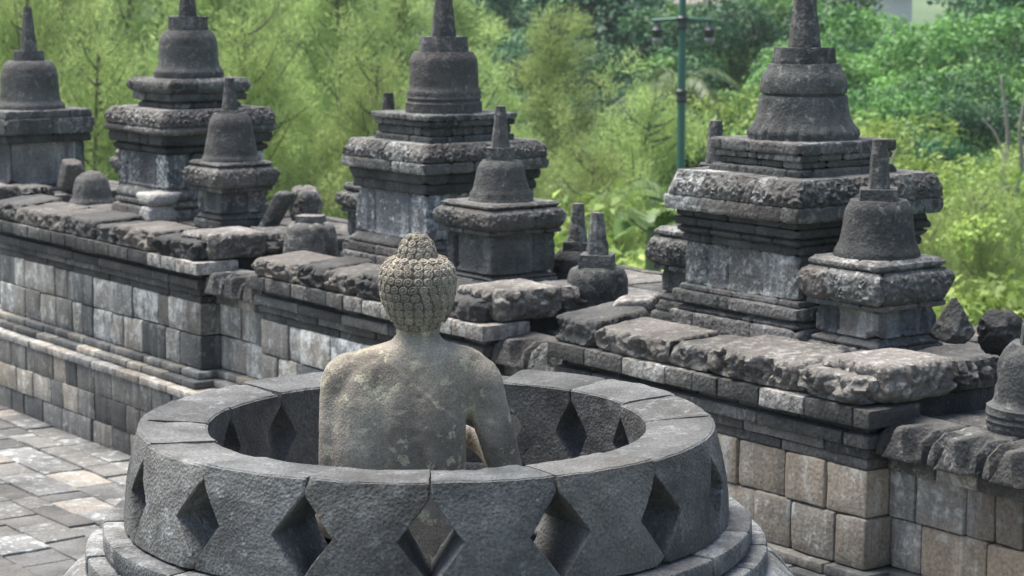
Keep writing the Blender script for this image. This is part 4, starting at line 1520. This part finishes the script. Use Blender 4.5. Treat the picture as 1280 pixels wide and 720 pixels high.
def plant(kind, px, ptop, Y, label, group=None, wide=1.0, rz=None):
    p = at(px, ptop, Y)
    g = float(ground_z(p.x, p.y))
    sc = (p.z - g) / PH[kind]
    w = sc * wide
    rz = rz if rz is not None else (px * 1.7 + Y) % 6.28
    src = PROTO[kind]
    if kind not in used:
        used.add(kind)
        o = src
        o.location = (p.x, p.y, g); o.rotation_euler = (0, 0, rz); o.scale = (w, w, sc)
        o["label"] = label
        if group: o["group"] = group
        elif "group" in o.keys(): del o["group"]
        return o
    o = copy_tree(src, (p.x, p.y, g), rz, (w, w, sc), label, group)
    if not group and "group" in o.keys(): del o["group"]
    return o


G1 = ("feathery light green tree in the hazy stand filling the left background", "feathery trees in the left background")
for i, (px, pt, Y, k, w) in enumerate([(-70, -150, 66, 'feather1', .85), (55, -110, 58, 'feather2', .95), (150, -160, 70, 'feather1', .8), (265, -120, 60, 'feather2', .95), (350, -170, 74, 'feather1', .8),
                                       (425, -110, 62, 'feather2', .9), (505, -80, 66, 'feather1', .75), (0, -60, 46, 'feather3', .7), (330, 10, 47, 'feather3', .7), (440, 60, 45, 'feather3', .65),
                                       (110, 40, 45, 'feather3', .65), (205, -150, 86, 'feather1', .8), (570, -30, 78, 'feather2', .9), (40, -160, 92, 'feather1', .85), (470, -130, 96, 'feather1', .85),
                                       (300, -140, 98, 'feather2', .9), (400, -160, 108, 'feather1', .9), (120, -150, 110, 'feather2', .9), (-190, -140, 70, 'feather2', .9), (-310, -120, 64, 'feather1', .9)]):
    plant(k, px, pt, Y, G1[0], G1[1], w)
plant('feather2', 690, 8, 58, "tall feathery conical tree right of the middle pinnacle", wide=.95)
plant('feather3', 622, 62, 52, "feathery tree directly behind the middle pinnacle's bell", wide=.8)
plant('feather3', 765, 105, 50, "rounded feathery tree left of the green lamp post", wide=.85)
plant('feather3', 700, 175, 42, "low feathery tree behind the middle small pinnacle", wide=.7)
plant('feather3', 810, 235, 40, "low feathery tree left of the right large pinnacle", wide=.6)
plant('feather3', 640, 190, 44, "low feathery tree close behind the middle small bell", wide=.6)
GD = ("dark green broadleaf tree in the row behind the feathery trees", "dark trees behind the feathery trees")
for (px, pt, Y, k, w) in [(600, -30, 118, 'dark1', 1), (665, -50, 122, 'dark1', 1), (735, -25, 108, 'dark2', 1.2), (790, 10, 104, 'dark1', 1.0), (715, 60, 96, 'dark1', .9), (780, 100, 88, 'dark1', .8)]:
    plant(k, px, pt, Y, GD[0], GD[1], w)
plant('mid2', 835, 40, 105, "bluish green round tree behind the lamp lanterns", wide=.9)
plant('dark1', 905, -5, 92, "dark spreading tree between lamp post and right large bell", wide=.95)
plant('mid1', 950, -30, 104, "mid green tree rising left of the right large spire", wide=.9)
plant('mid2', 880, 110, 72, "mid green low tree right of the lamp post pole", wide=.9)
plant('mid1', 1030, 12, 110, "mid green tree rising right of the right large spire", wide=.9)
plant('mid1', 1125, -8, 84, "biggest light green round tree at the upper right", wide=1.1)
plant('mid2', 1195, 40, 78, "mid green tree below the dark conical one at upper right", wide=1.0)
plant('mid2', 1075, 80, 74, "mid green tree beside the right large bell", wide=.95)
plant('dark2', 1258, -15, 92, "dark conical tree at the upper right corner", wide=1.1)
plant('dark1', 1150, 150, 66, "dark green tree between two yellow green trees on the right", wide=.9)
plant('dark1', 1270, 120, 70, "dark tree at the right edge behind the pale bare trunk", wide=.9)
plant('yellow1', 1215, 128, 58, "yellow green airy tree at right, topmost of the pale ones", wide=1.15)
plant('yellow2', 1075, 150, 56, "yellow green tree directly right of the right large bell", wide=1.0)
plant('yellow1', 1130, 215, 48, "yellow green tree behind the right small spire", wide=.95)
plant('yellow2', 905, 160, 54, "pale yellow green tree between lamp pole and right large bell", wide=.9)
plant('yellow2', 1195, 240, 44, "fine leaved yellow tree low on the right", wide=.9)
plant('feather3', 1262, 225, 44, "feathery yellow tree low at the right edge", wide=.7)
plant('feather3', 1160, 265, 40, "feathery low tree right of the right small bell", wide=.6)
plant('bush', 1245, 325, 34, "bright large leaved bush at the right edge above the bell", wide=1.1)
plant('bush', 1195, 345, 31, "bright bush close behind the triangular carved stone", wide=1.0)
plant('bush', 1290, 350, 30, "bright bush cut by the right image edge", wide=1.0)
plant('bush', 820, 235, 38, "pale leafy bush at the foot of the lamp post", wide=1.0)
plant('bush', 690, 270, 36, "pale leafy bush behind the two lone spires", wide=1.0)
plant('palm1', 853, 80, 74, "grey green coconut palm behind the lamp post", wide=.75)
plant('palm2', 775, 195, 46, "low arching palm left of the lamp post foot", wide=.62)
plant('palm2', 880, 215, 48, "low arching palm right of the lamp post foot", wide=.9)
plant('palm2', 1225, 255, 52, "palm with drooping fronds among the pale trees on the right", wide=.9)
for k in PROTO:
    if "_unused" in PROTO[k].keys(): del PROTO[k]["_unused"]

p = at(812, 292, 24)
banana_plant("banana_plant", "banana plant with broad arching leaves left of the right large pinnacle", 5, (p.x, p.y, p.z - 2.15))


def bare_tree(px, py0, Y, label, pts_, seed):
    p = at(px, py0, Y)
    g = float(ground_z(p.x, p.y))
    h = p.z - g
    tb = MB()
    for (pts, r0, r1) in pts_:
        limb_mb(tb, [(x * h, y * h, z * h) for x, y, z in pts], r0, r1, 9, 6)
    root = empty("bare_tree", (p.x, p.y, g), label, "tree")
    tb.build("trunk", M['bark_pale'], root, 0)
    return root


bare_tree(1272, 95, 52, "pale forked bare tree trunk at the right edge", [([(0, 0, -.03), (.01, 0, .45), (-.01, .01, .74)], .20, .15), ([(-.01, .01, .72), (-.022, .0, .80), (-.014, 0, .88), (-.028, .01, 1.0)], .10, .03), ([(-.01, .01, .72), (.012, 0, .82), (.008, 0, .9), (.022, .01, .99)], .09, .03), ([(-.018, 0, .84), (-.035, .01, .89), (-.06, .02, .92)], .04, .015)], 1)
bare_tree(1128, 165, 46, "pale bare branching tree behind the right small spire", [([(0, 0, -.03), (.0, 0, .5), (.02, 0, .72)], .16, .12), ([(.02, 0, .70), (-.04, 0, .88), (-.09, .0, 1.0)], .10, .03), ([(.02, 0, .70), (.10, 0, .82), (.20, .0, .90)], .08, .03), ([(-.04, 0, .87), (-.01, 0, .97)], .05, .02)], 2)


# far-off wood on the plain and the slope beyond
def far_wood():
    rg = np.random.default_rng(77)
    mb = MB()
    n = 0
    for k in range(620):
        Y = rg.uniform(135, 430)
        X = rg.uniform(-.27, .27) * Y
        if Y > 300 and fbm(np.array([[X, Y, 0]]), .02, 2, 5)[0] < .05: continue
        g = float(ground_z(X, Y))
        h = rg.uniform(7, 13); r = rg.uniform(2.6, 4.6)
        m = int(1050 * (150 / Y) ** .8)
        v = rand_dir(rg, m); v[:, 2] = np.abs(v[:, 2]) * 1.1 - .25
        lob = 1 + .35 * fbm(v + k, 1.6, 2, 3)
        pos = np.array([X, Y, g + h * .55]) + v * np.array([r, r, h * .45]) * (lob * rg.uniform(.7, 1.05, m))[:, None]
        ln = rg.uniform(.25, .52, m) * (1 + (Y - 130) / 300)
        d = v + rand_dir(rg, m) * .8
        V, F = leaf_quads(pos, d, np.array([0, 0, 1.0]) + v * .6 + rand_dir(rg, m) * .4, ln, ln * .7)
        t = np.clip(rg.normal(.35, .22) + rg.normal(0, .12, m), 0, 1)
        mb.add(V, F, np.stack([t, t * 0, t * 0], 1))
    return tag(mb.build("distant_wood", M['leaf_mid'], None, 0), kind="stuff")


far_wood()

# ------------------------------------------------------------ lamp post
def flat_mat(name, col, rough=.5, metal=0.0):
    m, nt, N, L, B = _nodes(name)
    tc = N.new("ShaderNodeTexCoord")
    n = N.new("ShaderNodeTexNoise"); n.inputs["Scale"].default_value = 3; n.inputs["Detail"].default_value = 6
    L.new(tc.outputs["Object"], n.inputs["Vector"])
    mx = N.new("ShaderNodeMix"); mx.data_type = 'RGBA'
    mx.inputs[6].default_value = (*[c * .75 for c in col], 1); mx.inputs[7].default_value = (*[min(1, c * 1.2) for c in col], 1)
    L.new(n.outputs["Fac"], mx.inputs[0]); L.new(mx.outputs[2], B.inputs["Base Color"])
    B.inputs["Roughness"].default_value = rough; B.inputs["Metallic"].default_value = metal
    return m


M['post'] = flat_mat("green_post_paint", (0.035, 0.115, 0.095), .45)
M['black'] = flat_mat("dark_lantern_metal", (0.025, 0.03, 0.032), .4)
M['glass'] = flat_mat("milky_lamp_glass", (0.20, 0.21, 0.21), .3)


def lamp_post():
    Y = 40.0
    p = at(853, 27, Y)
    g = float(ground_z(p.x, p.y))
    k = Y / FPX                                     # metres per photo pixel there
    root = empty("lamp_post", (p.x, p.y, g), "tall green lamp post with two dark lanterns hung on a crossarm", "lamp post")
    h = p.z - g

    def part(name, prof, mat, par=root, x=0, seed=0):
        V, F = rloft(prof, nseg=24, amp=0.0, rows=.5, smoothp=False)
        V[:, 0] += x
        mb = MB(); mb.add(V, F)
        o = mb.build(name, M[mat], par, 40)
        return o
    part("pole", [(-.4, .15), (.6, .15), (.7, .085), (h - 1.36, .075), (h + .9, .062)], 'post')
    part("base_sleeve", [(0, .22), (.5, .22), (.62, .17)], 'post')
    for z in (h - .02, h - 1.36, h - 4.5):
        part("ring_collar", [(z - .12, .095), (z - .09, .112), (z - .02, .095), (z + .02, .095), (z + .09, .112), (z + .12, .085)], 'black')
    V, F = tube([(-.56, 0, h + .02), (0, 0, h + .05), (.56, 0, h + .02)], [.028, .035, .028], 10)
    mb = MB(); mb.add(V, F); mb.build("crossarm", M['post'], root, 40)
    for x in (-.46, .50):
        ln = part("lantern", [(h - .42, .030), (h - .38, .075), (h - .355, .08), (h - .18, .10), (h - .15, .11), (h - .08, .05), (h + .03, .016)], 'black', root, x)
        V, F = rloft([(h - .45, .02), (h - .43, .05), (h - .36, .084), (h - .30, .09), (h - .28, .07)], nseg=24, amp=0, rows=.5, smoothp=False)
        V[:, 0] += x
        mb = MB(); mb.add(V, F); mb.build("globe", M['glass'], ln, 60)


lamp_post()

# ------------------------------------------------------------ houses of the far village
M['plaster'] = flat_mat("house_plaster", (0.42, 0.42, 0.40), .9)
M['roof_grey'] = flat_mat("grey_metal_roof", (0.20, 0.21, 0.22), .7)
M['roof_red'] = flat_mat("faded_tile_roof", (0.20, 0.155, 0.135), .9)
M['dark'] = flat_mat("dark_opening", (0.03, 0.03, 0.035), .4)


def house(px, py, Y, w, d, h, rz, roof, label):
    p = at(px, py, Y)
    g = float(ground_z(p.x, p.y))
    zb = max(g, p.z - h - 1.0)
    root = empty("village_house", (p.x, p.y, min(zb, g)), label, "house", "houses of the far village", rz)
    hb = p.z - min(zb, g)
    mb = MB(); V, F = rbox(w / 2, d / 2, hb / 2, .03, (2, 2, 2)); mb.add(V + [0, 0, hb / 2], F); mb.build("wall", M['plaster'], root)
    e, rh = .6, w * .0 + d * .22
    xs, ys = w / 2 + e, d / 2 + e
    P = np.array([(-xs, -ys, hb + .01), (xs, -ys, hb + .01), (xs, 0, hb + rh), (-xs, 0, hb + rh), (xs, ys, hb + .01), (-xs, ys, hb + .01)], float)
    Q = P + [0, 0, .18]
    V = np.vstack([P, Q])
    F = [(0, 3, 2, 1), (3, 5, 4, 2), (6, 7, 8, 9), (9, 8, 10, 11), (0, 1, 7, 6), (4, 5, 11, 10), (1, 2, 8, 7), (2, 4, 10, 8), (3, 0, 6, 9), (5, 3, 9, 11)]
    mb = MB(); mb.add(V, F); mb.build("roof", M[roof], root, 20)
    for gx in (-1, 1):      # gable triangles
        G = np.array([(gx * w / 2, -d / 2, hb), (gx * w / 2, d / 2, hb), (gx * w / 2, .02, hb + rh * .92), (gx * w / 2, -.02, hb + rh * .92)])
        G2 = G - [gx * .15, 0, 0]
        mb = MB(); mb.add(np.vstack([G, G2]), [(0, 1, 2, 3), (7, 6, 5, 4), (0, 3, 7, 4), (1, 5, 6, 2), (3, 2, 6, 7), (0, 4, 5, 1)]); mb.build("gable", M['plaster'], root, 20)
    for x in np.linspace(-w * .33, w * .33, 3):
        mb = MB(); V, F = rbox(.55, .06, .6, .02, (2, 2, 2)); mb.add(V + [x, -d / 2 - .02, hb * .55], F); mb.build("window", M['dark'], root)
    return root


house(835, 2, 360, 13, 9, 4.2, .15, 'roof_grey', "pale house with grey roof left of lamp post at the far top")
house(885, 6, 340, 11, 8, 3.6, -.2, 'roof_red', "pale house with faded reddish roof right of the lamp post top")
house(798, -8, 400, 12, 8, 4, .5, 'roof_grey', "grey roofed house farthest left in the distant village")
house(1060, 0, 350, 10, 7, 3.6, -.3, 'roof_grey', "small grey roofed house right of the right large spire")
house(1098, -3, 345, 9, 7, 3.4, .1, 'roof_grey', "white walled house above the biggest light green tree")
house(920, -6, 390, 12, 8, 4, .2, 'roof_red', "red roofed house farther up behind its neighbour at the top")

# ------------------------------------------------------------ air
def haze():
    m = bpy.data.materials.new("humid_air"); m.use_nodes = True
    nt = m.node_tree
    nt.nodes.remove(nt.nodes["Principled BSDF"])
    pv = nt.nodes.new("ShaderNodeVolumePrincipled")
    pv.inputs["Color"].default_value = (0.80, 0.87, 0.92, 1)
    pv.inputs["Density"].default_value = 0.0003
    pv.inputs["Anisotropy"].default_value = 0.2
    nt.links.new(pv.outputs[0], nt.nodes["Material Output"].inputs["Volume"])
    V, F = rbox(4700, 4700, 60, 1.0, (2, 2, 2))
    return tag(mesh_obj("haze", V + [0, 0, 36.0], F, None, m, sharp=0), kind="stuff")


haze()
